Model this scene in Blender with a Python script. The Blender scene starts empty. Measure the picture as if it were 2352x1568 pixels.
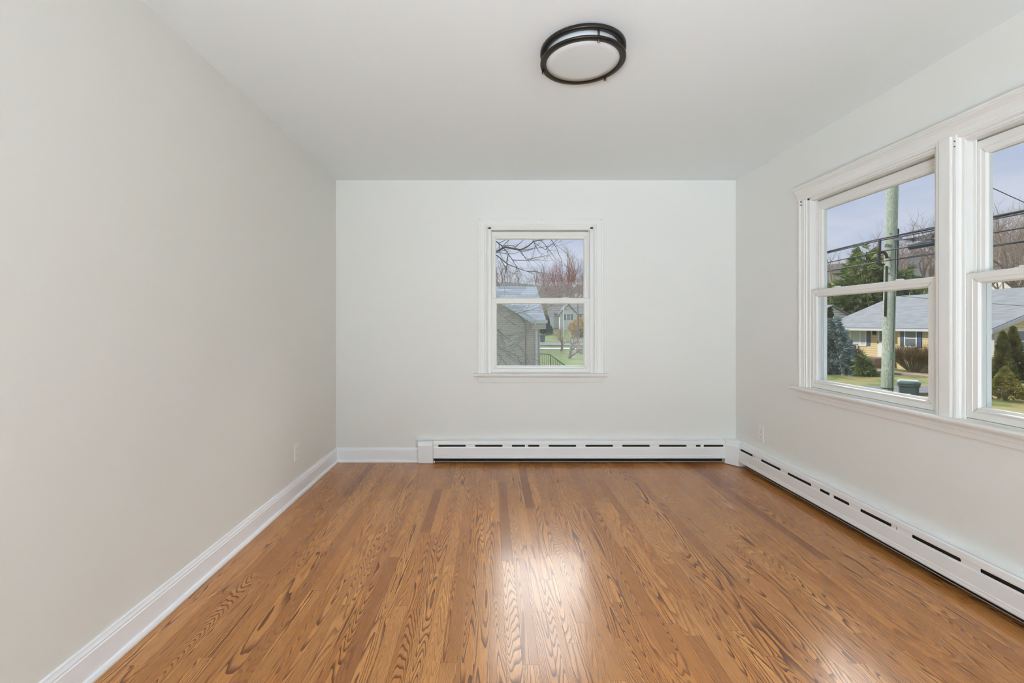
import bpy, math, random
from mathutils import Vector, Matrix

# ------------------------------------------------------------------ camera, sky, sun, exposure
SC = bpy.context.scene
COL = SC.collection
F = 1055.0                    # focal length in pixels of the 2352 px wide frame
VX, VY = 1129.0, 745.0        # where the room's depth lines meet
PXM = 266.8                   # pixels per metre on the back wall
H = 1.18                      # eye height
D = F / PXM                   # distance to the back wall
XL, XR, ZC = -1.338, 2.103, 2.42
YR, YA = -1.9, -6.2             # rear of the room, far wall of the added room behind it

cd = bpy.data.cameras.new('camera')
cam = bpy.data.objects.new('camera', cd); COL.objects.link(cam)
cam.location = (0, 0, H); cam.rotation_euler = (math.pi / 2, 0, 0)
cd.sensor_width = 36.0; cd.lens = F / 2352 * 36
cd.shift_x = (1176 - VX) / 2352; cd.shift_y = -(784 - VY) / 2352
cd.clip_start = 0.02; cd.clip_end = 2000
SC.camera = cam
SC.view_settings.view_transform = 'Standard'
SC.view_settings.look = 'None'
SC.view_settings.exposure = 0.0
SC.view_settings.gamma = 1.0
SC.view_settings.use_curve_mapping = False
SC.cycles.use_denoising = True
SC.cycles.max_bounces = 16
SC.cycles.diffuse_bounces = 10
SC.cycles.transparent_max_bounces = 24
SC.cycles.sample_clamp_indirect = 8.0
SC.cycles.caustics_reflective = False
SC.cycles.caustics_refractive = False

SKY, SKY_GLOW = 1.0, 12.0


class NG:
    """small helper to write node graphs as expressions"""
    def __init__(s, tree):
        s.t = tree; s.n = tree.nodes; s.l = tree.links
    def new(s, kind, **kw):
        nd = s.n.new(kind)
        for k, v in kw.items(): setattr(nd, k, v)
        return nd
    def put(s, sock, v):
        if isinstance(v, bpy.types.NodeSocket): s.l.new(v, sock)
        else: sock.default_value = v
    def m(s, op, a, b=None, c=None, clamp=False):
        nd = s.new('ShaderNodeMath', operation=op, use_clamp=clamp)
        for i, v in enumerate((a, b, c)):
            if v is not None: s.put(nd.inputs[i], v)
        return nd.outputs[0]
    def sep(s, v):
        nd = s.new('ShaderNodeSeparateXYZ'); s.put(nd.inputs[0], v); return nd.outputs
    def comb(s, x=0.0, y=0.0, z=0.0):
        nd = s.new('ShaderNodeCombineXYZ')
        for i, v in enumerate((x, y, z)): s.put(nd.inputs[i], v)
        return nd.outputs[0]
    def noise(s, vec, scale=5.0, detail=2.0, rough=0.5, dist=0.0):
        nd = s.new('ShaderNodeTexNoise'); s.put(nd.inputs['Vector'], vec)
        nd.inputs['Scale'].default_value = scale; nd.inputs['Detail'].default_value = detail
        nd.inputs['Roughness'].default_value = rough; nd.inputs['Distortion'].default_value = dist
        return nd.outputs['Fac']
    def white(s, vec):
        nd = s.new('ShaderNodeTexWhiteNoise', noise_dimensions='3D'); s.put(nd.inputs['Vector'], vec)
        return nd.outputs['Value'], nd.outputs['Color']
    def ss(s, v, a, b):
        nd = s.new('ShaderNodeMapRange', interpolation_type='SMOOTHSTEP')
        s.put(nd.inputs['Value'], v)
        nd.inputs['From Min'].default_value = a; nd.inputs['From Max'].default_value = b
        return nd.outputs[0]
    def mix(s, fac, a, b, mode='MIX'):
        nd = s.new('ShaderNodeMix', data_type='RGBA', blend_type=mode)
        s.put(nd.inputs[0], fac)
        for i, v in ((6, a), (7, b)):
            if isinstance(v, tuple) and len(v) == 3: v = v + (1.0,)
            s.put(nd.inputs[i], v)
        return nd.outputs[2]
    def pos(s):
        return s.new('ShaderNodeNewGeometry').outputs['Position']


def build_world():
    w = bpy.data.worlds.new('sky'); SC.world = w; w.use_nodes = True
    g = NG(w.node_tree); g.n.clear()
    d = g.new('ShaderNodeTexCoord').outputs['Generated']
    x, y, z = g.sep(d)
    el = g.m('MAXIMUM', z, 0.0)
    zz = g.m('ADD', el, 0.12)
    flat = g.comb(g.m('DIVIDE', x, zz), g.m('DIVIDE', y, zz), 0.0)
    c = g.ss(g.noise(flat, 0.75, 5, 0.55, 0.3), 0.36, 0.66)
    col = g.mix(c, (0.49, 0.56, 0.75), (0.68, 0.71, 0.82))
    hor = g.ss(el, 0.0, 0.16)
    col = g.mix(hor, (0.78, 0.80, 0.86), col)
    # bright sky patch added above the view, shaped to reflect in the floor
    az = g.m('ARCTAN2', x, y)
    wob = g.m('MULTIPLY', g.m('SUBTRACT', g.noise(flat, 1.3, 3, 0.6), 0.5), 0.25)
    band = g.m('MULTIPLY', g.ss(g.m('ADD', el, wob), 0.33, 0.42), g.m('SUBTRACT', 1.0, g.ss(el, 0.62, 0.80)))
    side = g.m('MULTIPLY', g.ss(az, -0.42, -0.12), g.m('SUBTRACT', 1.0, g.ss(az, 0.85, 1.15)))
    sky_glow = g.m('MULTIPLY', band, side)
    st = g.m('ADD', SKY, g.m('MULTIPLY', sky_glow, SKY_GLOW))
    col = g.mix(sky_glow, col, (0.88, 0.86, 0.84))
    bg = g.new('ShaderNodeBackground'); g.put(bg.inputs[0], col); g.put(bg.inputs[1], st)
    out = g.new('ShaderNodeOutputWorld'); g.l.new(bg.outputs[0], out.inputs[0])
    w.cycles.sampling_method = 'MANUAL'; w.cycles.sample_map_resolution = 512
build_world()

sd = bpy.data.lights.new('sun', 'SUN'); sun = bpy.data.objects.new('sun', sd); COL.objects.link(sun)
sd.energy = 3.0; sd.angle = math.radians(3); sd.color = (1.0, 0.93, 0.82)
sun.rotation_euler = Vector((0.80, -0.10, -0.60)).to_track_quat('-Z', 'Y').to_euler()


def portal(name, loc, normal, sx, sy):
    l = bpy.data.lights.new(name, 'AREA'); o = bpy.data.objects.new(name, l); COL.objects.link(o)
    l.shape = 'RECTANGLE'; l.size = sx; l.size_y = sy; l.cycles.is_portal = True
    o.location = loc; o.rotation_euler = Vector(normal).to_track_quat('-Z', 'Y').to_euler()
portal('window_portal', (0.4215, D + 0.11, 1.39), (0, -1, 0), 0.95, 1.30)
portal('window_portal', (XR + 0.11, 1.85, 1.39), (-1, 0, 0), 2.05, 1.30)

# fill panel added in an unseen room behind the camera to brighten this one
ld = bpy.data.lights.new('unseen_fill_panel', 'AREA'); lamp = bpy.data.objects.new('unseen_fill_panel', ld); COL.objects.link(lamp)
ld.shape = 'RECTANGLE'; ld.size = 2.3; ld.size_y = 2.4; ld.energy = 310; ld.color = (0.77, 0.87, 1.0); ld.spread = math.radians(108)
lamp.location = (-0.10, -3.4, 2.40)
# second unseen fill light, added low down to lift this room's ceiling
ud = bpy.data.lights.new('unseen_fill_uplight', 'AREA'); ul = bpy.data.objects.new('unseen_fill_uplight', ud); COL.objects.link(ul)
ud.shape = 'RECTANGLE'; ud.size = 0.6; ud.size_y = 0.3; ud.energy = 17; ud.color = (0.80, 0.875, 1.0); ud.spread = math.radians(66)
ul.location = (-0.85, -2.5, 0.25); ul.rotation_euler = (Vector((0.7, 2.0, 2.42)) - ul.location).to_track_quat('-Z', 'Y').to_euler()

random.seed(7)
TAU = 2 * math.pi


# ------------------------------------------------------------------ naming, linking
def tag(o, label=None, cat=None, group=None, kind=None):
    if label: o['label'] = label
    if cat: o['category'] = cat
    if group: o['group'] = group
    if kind: o['kind'] = kind
    return o


def empty(name, loc=(0, 0, 0), rz=0.0):
    o = bpy.data.objects.new(name, None); COL.objects.link(o)
    o.location = loc; o.rotation_euler = (0, 0, rz); o.empty_display_size = 0.1
    return o


def copy_tree(o, parent=None):
    c = o.copy(); COL.objects.link(c); c.parent = parent
    for ch in list(o.children): copy_tree(ch, c)
    return c


class MB:
    """collects shapes and links them as ONE mesh object"""
    def __init__(s, T=None):
        s.v = []; s.f = []; s.sm = []; s.T = T
    def vert(s, p):
        p = Vector(p)
        if s.T: p = Vector(s.T(p))
        s.v.append(p); return len(s.v) - 1
    def face(s, idx, smooth=False):
        s.f.append(tuple(idx)); s.sm.append(smooth)
    def box(s, a, b):
        x0, x1 = sorted((a[0], b[0])); y0, y1 = sorted((a[1], b[1])); z0, z1 = sorted((a[2], b[2]))
        i = [s.vert(p) for p in ((x0, y0, z0), (x1, y0, z0), (x1, y1, z0), (x0, y1, z0), (x0, y0, z1), (x1, y0, z1), (x1, y1, z1), (x0, y1, z1))]
        for q in ((0, 3, 2, 1), (4, 5, 6, 7), (0, 1, 5, 4), (1, 2, 6, 5), (2, 3, 7, 6), (3, 0, 4, 7)):
            s.face([i[k] for k in q])
        return s
    def loft(s, rings, closed=True, caps=True, smooth=False):
        ids = [[s.vert(p) for p in r] for r in rings]
        n = len(ids[0])
        for a, b in zip(ids, ids[1:]):
            for k in range(n if closed else n - 1):
                s.face((a[k], a[(k + 1) % n], b[(k + 1) % n], b[k]), smooth)
        if caps and closed:
            s.face(ids[0][::-1]); s.face(ids[-1])
        return s
    def tube(s, pts, rad, n=8, caps=True, smooth=True):
        pts = [Vector(p) for p in pts]
        if not isinstance(rad, (list, tuple)): rad = [rad] * len(pts)
        rings = []; ref = None
        for k, p in enumerate(pts):
            t = (pts[min(k + 1, len(pts) - 1)] - pts[max(k - 1, 0)])
            if t.length < 1e-9: t = Vector((0, 0, 1))
            t.normalize()
            if ref is None or abs(ref.dot(t)) > 0.97:
                ref = Vector((1, 0, 0)) if abs(t.x) < 0.7 else Vector((0, 1, 0))
            u = (ref - t * ref.dot(t)).normalized(); w = t.cross(u); ref = u
            rings.append([p + (u * math.cos(TAU * j / n) + w * math.sin(TAU * j / n)) * rad[k] for j in range(n)])
        return s.loft(rings, True, caps, smooth)
    def lathe(s, prof, c=(0, 0, 0), n=64, closed=False, smooth=True):
        cx, cy, cz = c
        rings = [[(cx + r * math.cos(TAU * j / n), cy + r * math.sin(TAU * j / n), cz + z) for j in range(n)] for r, z in prof]
        if closed: rings.append(rings[0])
        return s.loft(rings, True, not closed, smooth)
    def prism(s, poly, axis, a, b, smooth=False):
        """poly: 2-D outline extruded along an axis ('x','y','z')"""
        def at(p, t):
            return {'x': (t, p[0], p[1]), 'y': (p[0], t, p[1]), 'z': (p[0], p[1], t)}[axis]
        return s.loft([[at(p, a) for p in poly], [at(p, b) for p in poly]], True, True, smooth)
    def build(s, name, mat, parent=None, bevel=0.0, seg=2):
        me = bpy.data.meshes.new(name)
        me.from_pydata([tuple(p) for p in s.v], [], s.f)
        me.polygons.foreach_set('use_smooth', s.sm)
        me.materials.append(mat); me.update()
        o = bpy.data.objects.new(name, me); COL.objects.link(o)
        import bmesh
        bm = bmesh.new(); bm.from_mesh(me); bmesh.ops.recalc_face_normals(bm, faces=bm.faces); bm.to_mesh(me); bm.free()
        if parent: o.parent = parent
        if bevel:
            b = o.modifiers.new('bevel', 'BEVEL'); b.width = bevel; b.segments = seg; b.limit_method = 'ANGLE'; b.angle_limit = 0.6
            b.harden_normals = False
        return o


# ------------------------------------------------------------------ materials
MATS = {}
def lin(r, g, b):
    f = lambda c: ((c / 255) / 12.92) if c / 255 <= 0.04045 else (((c / 255) + 0.055) / 1.055) ** 2.4
    return (f(r), f(g), f(b), 1.0)


def mat(name, col, rough=0.5, metal=0.0, spec=0.5, var=0.0, vscale=8.0, bump=0.0, bscale=200.0, coat=0.0, col2=None):
    if name in MATS: return MATS[name]
    m = bpy.data.materials.new(name); m.use_nodes = True
    g = NG(m.node_tree); b = m.node_tree.nodes['Principled BSDF']
    b.inputs['Roughness'].default_value = rough; b.inputs['Metallic'].default_value = metal
    b.inputs['Specular IOR Level'].default_value = spec; b.inputs['Coat Weight'].default_value = coat
    p = g.pos()
    if var or col2:
        fac = g.ss(g.noise(p, vscale, 4, 0.6), 0.3, 0.7)
        c2 = col2 or tuple(c * (1 - var) for c in col[:3]) + (1.0,)
        g.put(b.inputs['Base Color'], g.mix(fac, c2, col))
    else: b.inputs['Base Color'].default_value = col
    if bump:
        bn = g.new('ShaderNodeBump'); bn.inputs['Strength'].default_value = bump; bn.inputs['Distance'].default_value = 0.002
        g.put(bn.inputs['Height'], g.noise(p, bscale, 3, 0.6)); g.l.new(bn.outputs[0], b.inputs['Normal'])
    MATS[name] = m
    return m


def floor_mat():
    m = bpy.data.materials.new('oak_strip_floor'); m.use_nodes = True
    g = NG(m.node_tree); b = m.node_tree.nodes['Principled BSDF']
    x, y, z = g.sep(g.pos())
    W = 0.0572
    xs = g.m('DIVIDE', g.m('ADD', x, 0.007), W)
    col = g.m('FLOOR', xs); fx = g.m('FRACT', xs)
    r1, rc = g.white(g.comb(col, 3.3, 1.7)); r1b = g.sep(rc)
    L = g.m('ADD', 0.55, g.m('MULTIPLY', r1b[1], 0.75))
    ys = g.m('DIVIDE', g.m('ADD', g.m('ADD', y, 20.0), g.m('MULTIPLY', r1, 9.0)), L)
    row = g.m('FLOOR', ys); fy = g.m('FRACT', ys)
    pid, pc = g.white(g.comb(col, row, 0.5)); pr, pg, pb = g.sep(pc)
    # growth rings: contour lines of a stretched noise, different on every strip
    gx = g.m('ADD', x, g.m('MULTIPLY', pr, 9.7)); gy = g.m('ADD', g.m('MULTIPLY', y, 0.055), g.m('MULTIPLY', pg, 23.0))
    wob = g.m('MULTIPLY', g.m('SUBTRACT', g.noise(g.comb(g.m('MULTIPLY', x, 1.0), g.m('MULTIPLY', y, 0.30), pb), 90, 2, 0.5), 0.5), 0.006)
    gv = g.comb(g.m('ADD', gx, wob), gy, g.m('MULTIPLY', pb, 11.0))
    base = g.noise(gv, 11.0, 1.5, 0.4, 0.15)
    freq = g.m('ADD', 28.0, g.m('MULTIPLY', pb, 46.0))
    ph = g.m('FRACT', g.m('MULTIPLY', base, freq))
    ring = g.m('MULTIPLY', g.ss(ph, 0.35, 0.92), g.m('SUBTRACT', 1.0, g.ss(ph, 0.94, 1.0)))
    pores = g.ss(g.noise(g.comb(g.m('MULTIPLY', gx, 1.0), g.m('MULTIPLY', y, 0.035), pg), 420, 2, 0.6), 0.48, 0.72)
    fine = g.noise(g.comb(gx, g.m('MULTIPLY', y, 0.05), pr), 130, 3, 0.6)
    strength = g.m('ADD', 0.55, g.m('MULTIPLY', g.ss(pg, 0.10, 0.6), 0.45))
    light = g.mix(pid, lin(200, 134, 72), lin(234, 172, 104))
    light = g.mix(g.m('MULTIPLY', g.ss(pr, 0.55, 1.0), 0.7), light, lin(166, 104, 54))
    light = g.mix(g.m('MULTIPLY', g.ss(pb, 0.95, 0.97), 0.7), light, lin(140, 84, 44))
    dark = g.mix(pr, lin(96, 56, 28), lin(122, 74, 40))
    c = g.mix(g.m('MULTIPLY', ring, strength), light, dark)
    c = g.mix(g.m('MULTIPLY', pores, 0.38), c, dark)
    c = g.mix(g.m('MULTIPLY', g.ss(fine, 0.35, 0.75), 0.28), c, lin(150, 92, 46))
    big = g.noise(g.comb(x, y, 0.0), 1.6, 2, 0.5)
    c = g.mix(g.m('MULTIPLY', g.ss(big, 0.45, 0.75), 0.22), c, lin(146, 90, 46))
    # joints between strips
    ex = g.m('MINIMUM', fx, g.m('SUBTRACT', 1.0, fx)); ey = g.m('MULTIPLY', g.m('MINIMUM', fy, g.m('SUBTRACT', 1.0, fy)), g.m('DIVIDE', L, W))
    e = g.m('MINIMUM', ex, ey)
    seam = g.m('SUBTRACT', 1.0, g.ss(e, 0.004, 0.022))
    c = g.mix(g.m('MULTIPLY', seam, 0.55), c, lin(84, 50, 28))
    g.put(b.inputs['Base Color'], c)
    g.put(b.inputs['Roughness'], g.m('ADD', 0.27, g.m('MULTIPLY', ring, 0.06)))
    b.inputs['Specular IOR Level'].default_value = 0.25
    b.inputs['Coat Weight'].default_value = 0.32; b.inputs['Coat Roughness'].default_value = 0.17; b.inputs['Coat IOR'].default_value = 1.55
    hgt = g.m('SUBTRACT', g.m('MULTIPLY', ring, -0.25), g.m('MULTIPLY', seam, 1.0))
    hgt = g.m('ADD', hgt, g.m('MULTIPLY', g.noise(g.comb(x, g.m('MULTIPLY', y, 0.3), 0.0), 18, 1, 0.5), 0.8))
    bn = g.new('ShaderNodeBump'); bn.inputs['Strength'].default_value = 0.12; bn.inputs['Distance'].default_value = 0.0012
    g.put(bn.inputs['Height'], hgt); g.l.new(bn.outputs[0], b.inputs['Normal']); g.l.new(bn.outputs[0], b.inputs['Coat Normal'])
    return m


def glass_mat():
    m = bpy.data.materials.new('window_glass'); m.use_nodes = True
    g = NG(m.node_tree); g.n.clear()
    tr = g.new('ShaderNodeBsdfTransparent'); tr.inputs[0].default_value = (0.97, 0.985, 0.985, 1)
    gl = g.new('ShaderNodeBsdfGlossy'); gl.inputs['Roughness'].default_value = 0.0
    lw = g.new('ShaderNodeLayerWeight'); lw.inputs[0].default_value = 0.5
    fr = g.m('ADD', 0.03, g.m('MULTIPLY', g.m('POWER', lw.outputs['Facing'], 5.0), 0.9))
    mx = g.new('ShaderNodeMixShader'); g.l.new(fr, mx.inputs[0]); g.l.new(tr.outputs[0], mx.inputs[1]); g.l.new(gl.outputs[0], mx.inputs[2])
    o = g.new('ShaderNodeOutputMaterial'); g.l.new(mx.outputs[0], o.inputs[0])
    return m


def striped_mat(name, col, dark, pitch, line=0.12, rough=0.6, zoff=0.0, axis=2, var=0.12):
    """clapboards or shingle courses: thin darker joints across the surface"""
    m = bpy.data.materials.new(name); m.use_nodes = True
    g = NG(m.node_tree); b = m.node_tree.nodes['Principled BSDF']
    p = g.pos(); q = g.sep(p)
    t = g.m('FRACT', g.m('DIVIDE', g.m('ADD', q[axis], 50.0 + zoff), pitch))
    ln = g.m('SUBTRACT', 1.0, g.ss(t, line * 0.4, line))
    v = g.noise(p, 3.0, 4, 0.6)
    c = g.mix(g.m('MULTIPLY', v, var * 2), col, tuple(k * 0.75 for k in col[:3]) + (1.0,))
    g.put(b.inputs['Base Color'], g.mix(ln, c, dark)); b.inputs['Roughness'].default_value = rough
    bn = g.new('ShaderNodeBump'); bn.inputs['Strength'].default_value = 0.6; bn.inputs['Distance'].default_value = 0.01
    g.put(bn.inputs['Height'], t); g.l.new(bn.outputs[0], b.inputs['Normal'])
    return m


def shingle_mat(name, col, course, length, ax_run, ax_up, rough=0.9, amp=0.55):
    m = bpy.data.materials.new(name); m.use_nodes = True
    g = NG(m.node_tree); b = m.node_tree.nodes['Principled BSDF']
    p = g.pos(); q = g.sep(p)
    u = g.m('DIVIDE', g.m('ADD', q[ax_up], 50.0), course); row = g.m('FLOOR', u); fu = g.m('FRACT', u)
    off, _ = g.white(g.comb(row, 1.0, 2.0))
    s_ = g.m('ADD', g.m('DIVIDE', g.m('ADD', q[ax_run], 80.0), length), g.m('MULTIPLY', off, 7.0)); cell = g.m('FLOOR', s_)
    rv, _ = g.white(g.comb(row, cell, 4.0))
    sh = g.m('ADD', 0.9 - amp / 2, g.m('MULTIPLY', rv, amp))
    sh = g.m('MULTIPLY', sh, g.m('SUBTRACT', 1.0, g.m('MULTIPLY', g.m('SUBTRACT', 1.0, g.ss(fu, 0.02, 0.25)), 0.4)))
    sh = g.m('MULTIPLY', sh, g.m('ADD', 0.85, g.m('MULTIPLY', g.noise(p, 40.0, 3, 0.7), 0.3)))
    nd = g.new('ShaderNodeVectorMath', operation='SCALE'); nd.inputs[0].default_value = col[:3]; g.put(nd.inputs['Scale'], sh)
    g.l.new(nd.outputs[0], b.inputs['Base Color']); b.inputs['Roughness'].default_value = rough
    b.inputs['Specular IOR Level'].default_value = 0.2
    return m


wall_m = mat('warm_white_wall_paint', lin(231, 232, 228), 0.7, bump=0.06, bscale=260)
ceil_m = mat('flat_ceiling_paint', lin(232, 239, 240), 0.85, bump=0.05, bscale=200)
trim_m = mat('white_semi_gloss_trim', lin(232, 233, 230), 0.35)
base_m = mat('cool_white_baseboard_paint', lin(242, 245, 250), 0.35)
heat_m = mat('white_enamel_steel', lin(240, 243, 245), 0.32)
vinyl_m = mat('white_vinyl_sash', lin(230, 230, 226), 0.38)
gap_m = mat('dark_brown_seam', lin(104, 88, 66), 0.9)  # dark brown of the line along the sash track
dark_m = mat('heater_fins_and_shade', lin(44, 40, 37), 0.7, 0.2)  # dark metal of the fins; also stands for shade inside the heater
bronze_m = mat('oil_rubbed_bronze', lin(58, 54, 49), 0.34, 0.75)
chrome_m = mat('satin_nickel', lin(190, 188, 182), 0.25, 1.0)
opal_m = mat('opal_acrylic_diffuser', lin(216, 220, 221), 0.35)
plate_m = mat('white_plastic_plate', lin(238, 237, 232), 0.3)
slot_m = mat('dark_slot', lin(60, 58, 55), 0.8)
hole_m = mat('screw_hole_dark', lin(40, 36, 32), 0.9)
glass_m = glass_mat()
floor_m = floor_mat()


def struct(o):
    o['kind'] = 'structure'; return o


# ------------------------------------------------------------------ room shell
WT = 0.10
C0, C1 = 0.4215, 2.5975                   # centres of the back window and the far right window
C2 = 2.037 - 0.429                        # centre of the near right window
SH = 0.429                                # half width of a sash
OH = 0.455                                # half width of the rough opening
ZS, ZT = 0.760, 2.016                     # stool top, head of the opening

b = MB(); b.box((XL - WT, YR, -0.12), (XR + WT, D + WT, 0.0)); struct(b.build('floor', floor_m))
b = MB(); b.box((XL - WT - 0.45, YA - WT - 0.3, ZC), (XR + WT + 0.45, D + WT + 0.45, ZC + 0.25)); struct(b.build('ceiling', ceil_m))
b = MB(); b.box((XL - WT, YA - WT, -1.6), (XL, D + WT, ZC)); struct(b.build('wall_left', wall_m))
b = MB()
b.box((XL, D, -1.6), (C0 - OH, D + WT, ZC)); b.box((C0 + OH, D, -1.6), (XR, D + WT, ZC))
b.box((C0 - OH, D, -1.6), (C0 + OH, D + WT, ZS - 0.03)); b.box((C0 - OH, D, ZT + 0.02), (C0 + OH, D + WT, ZC))
struct(b.build('wall_back', wall_m))
b = MB()
ya, yb = C2 - OH, C1 + OH
b.box((XR, YA - WT, -1.6), (XR + WT, ya, ZC)); b.box((XR, yb, -1.6), (XR + WT, D + WT, ZC))
b.box((XR, ya, -1.6), (XR + WT, yb, ZS - 0.03)); b.box((XR, ya, ZT + 0.02), (XR + WT, yb, ZC))
b.box((XR, C2 + OH, ZS - 0.03), (XR + WT, C1 - OH, ZT + 0.02))
struct(b.build('wall_right', wall_m))
# unseen opening and room, added behind the camera to hold the fill lights
b = MB(); b.box((XL, YR - 0.12, 2.10), (XR, YR, ZC)); b.box((XL, YR - 0.12, 0), (XL + 0.10, YR, 2.10)); b.box((XR - 0.10, YR - 0.12, 0), (XR, YR, 2.10))
struct(b.build('wall_divider', wall_m))
b = MB(); b.box((XL, YA - WT, -1.6), (XR, YA, ZC)); struct(b.build('wall_rear', wall_m))
b = MB(); b.box((XL - WT, YA - WT, -0.12), (XR + WT, YR, 0.0)); struct(b.build('bounce_floor', mat('pale_bounce_floor', lin(226, 228, 230), 0.95, bump=0.4, bscale=400)))  # added unseen floor, pale so it bounces fill light to the ceiling

# baseboards: board, ogee cap and shoe moulding as one profile
def base_profile(t):
    return [(0, 0), (t + 0.012, 0), (t + 0.012, 0.008), (t + 0.008, 0.017), (t, 0.021), (t, 0.094), (t - 0.003, 0.097), (t - 0.002, 0.104), (t - 0.006, 0.112), (t - 0.008, 0.121), (0, 0.123)]
b = MB(); pr = base_profile(0.014)
b.prism([(XL + p, z) for p, z in pr], 'y', YR, D)
struct(b.build('baseboard_left', base_m))
HX0 = -0.632                               # left end of the back heater
b = MB(); b.prism([(D - p, z) for p, z in pr], 'x', XL, HX0)
struct(b.build('baseboard_back', base_m))


# ------------------------------------------------------------------ windows
def window(name, c, mapping, casing):
    """double hung sash window; local axes: u across, d into the wall, w up"""
    root = empty(name); struct(root)
    T = mapping
    # jambs, head, sill and blind stops
    b = MB(T)
    for s in (-1, 1):
        b.box((c + s * SH, 0.0, ZS - 0.02), (c + s * (SH + 0.026), 0.095, ZT + 0.015))
        b.box((c + s * (SH - 0.012), 0.033, ZS + 0.02), (c + s * SH, 0.039, ZT - 0.02))
    b.box((c - SH, 0.0, ZT - 0.022), (c + SH, 0.095, ZT + 0.015))
    b.box((c - SH, 0.0, ZS - 0.02), (c + SH, 0.095, ZS + 0.008))
    b.build('jamb', vinyl_m, root, 0.0015)
    # interior stops in front of the sashes
    b = MB(T)
    for s in (-1, 1):
        b.box((c + s * (SH - 0.004), -0.008, ZS), (c + s * (SH + 0.022), 0.001, ZT))
    b.box((c - SH - 0.022, -0.008, ZT - 0.016), (c + SH + 0.022, 0.001, ZT + 0.006))
    b.build('stop', trim_m, root, 0.002)
    # outside frame seen through the glass
    b = MB(T)
    for s in (-1, 1):
        b.box((c + s * (SH - 0.019), 0.074, ZS), (c + s * SH, 0.095, ZT))
        b.box((c + s * (SH - 0.010), 0.070, ZS), (c + s * SH, 0.078, ZT))
    b.box((c - SH, 0.074, ZT - 0.034), (c + SH, 0.095, ZT))
    b.build('outer_frame', mat('sunlit_white_vinyl', lin(240, 240, 240), 0.4), root, 0.001)

    def sash(nm, d0, d1, w0, w1, st, top, bot):
        b = MB(T)
        hw = SH - 0.003
        u0, u1 = c - hw, c + hw
        dm = d0 + 0.012
        # mitred frame: front face, chamfered glazing bead, back
        outer = [(u0, w0), (u1, w0), (u1, w1), (u0, w1)]
        inner = [(u0 + st, w0 + bot), (u1 - st, w0 + bot), (u1 - st, w1 - top), (u0 + st, w1 - top)]
        e = 0.007
        bead = [(u0 + st + e, w0 + bot + e), (u1 - st - e, w0 + bot + e), (u1 - st - e, w1 - top - e), (u0 + st + e, w1 - top - e)]
        step = [(u0 + st * 0.55, w0 + bot * 0.6), (u1 - st * 0.55, w0 + bot * 0.6), (u1 - st * 0.55, w1 - top * 0.6), (u0 + st * 0.55, w1 - top * 0.6)]
        rings = [(outer, d1), (outer, d0 + 0.002), ([(u0 + .002, w0 + .002), (u1 - .002, w0 + .002), (u1 - .002, w1 - .002), (u0 + .002, w1 - .002)], d0),
                 (step, d0), ([(a + (0.0015 if i in (0, 3) else -0.0015), z + (0.0015 if i in (0, 1) else -0.0015)) for i, (a, z) in enumerate(step)], d0 + 0.0025),
                 (inner, d0 + 0.0035), (bead, dm), (bead, d1), (outer, d1)]
        ids = [[b.vert((u, d, w)) for u, w in r] for r, d in rings]
        for A, B in zip(ids, ids[1:]):
            for k in range(4): b.face((A[k], A[(k + 1) % 4], B[(k + 1) % 4], B[k]))
        o = b.build(nm, vinyl_m, root)
        gb = MB(T); gb.box((u0 + st - 0.002, dm + 0.002, w0 + bot - 0.002), (u1 - st + 0.002, dm + 0.006, w1 - top + 0.002))
        gp = gb.build('glass_pane', glass_m, o)
        gr = MB(T)                                     # mitre joints at the corners
        for (oa, ow), (ia, iw) in zip(outer, inner):
            t0, t1 = 0.35, 1.0
            p0 = Vector((oa + (ia - oa) * t0, d0 + 0.0012, ow + (iw - ow) * t0)); p1 = Vector((ia, d0 + 0.0033, iw))
            gr.tube([p0, p1], 0.0008, 4)
        gr.build('mitre_joint', mat('grey_joint', lin(150, 145, 138), 0.8), o)
        return o, u0, u1
    ws = 1.405
    up, u0, u1 = sash('upper_sash', 0.040, 0.070, ws - 0.035, ZT - 0.030, 0.037, 0.056, 0.036)
    lo, u0, u1 = sash('lower_sash', 0.000, 0.032, ZS + 0.010, ws, 0.044, 0.040, 0.046)
    # finger lift along the bottom rail and the tilt latches on the meeting rail
    b = MB(T); b.prism([(-0.001, ZS + 0.044), (-0.009, ZS + 0.047), (-0.009, ZS + 0.051), (-0.001, ZS + 0.054)], 'x', u0 + 0.05, u1 - 0.05)
    b.build('finger_lift', vinyl_m, lo)
    for s in (-0.5, 0.5):
        b = MB(T); uc = c + s * SH
        b.box((uc - 0.034, 0.006, ws), (uc + 0.034, 0.028, ws + 0.005)); b.box((uc - 0.014, 0.008, ws + 0.005), (uc + 0.018, 0.024, ws + 0.011))
        b.build('sash_lock', vinyl_m, lo, 0.0015)
    b = MB(T)
    for s in (-1, 1): b.box((c + s * (SH - 0.005), 0.043, ZS + 0.012), (c + s * SH, 0.053, ws - 0.04))
    b.build('weatherstrip', mat('grey_weatherstrip', lin(140, 146, 152), 0.8), root)
    # dark line where the sash meets its track
    b = MB(T); b.box((u0 - 0.003, 0.004, ZS + 0.02), (u0, 0.03, ws)); b.box((u1, 0.004, ZS + 0.02), (u1 + 0.003, 0.03, ws))
    b.build('track_gap', gap_m, root)
    return root


def map_back(p): return (p[0], D + p[1], p[2])
def map_right(p): return (XR + p[1], p[0], p[2])

CAS = [(0.0, 0.0), (-0.006, 0.0), (-0.013, 0.004), (-0.0135, 0.010), (-0.010, 0.014), (-0.0105, 0.020), (-0.015, 0.024), (-0.0155, 0.040), (-0.017, 0.046), (-0.0175, 0.058), (-0.021, 0.060), (-0.022, 0.074), (-0.020, 0.077), (0.0, 0.077)]  # depth, distance from the inner edge

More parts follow.
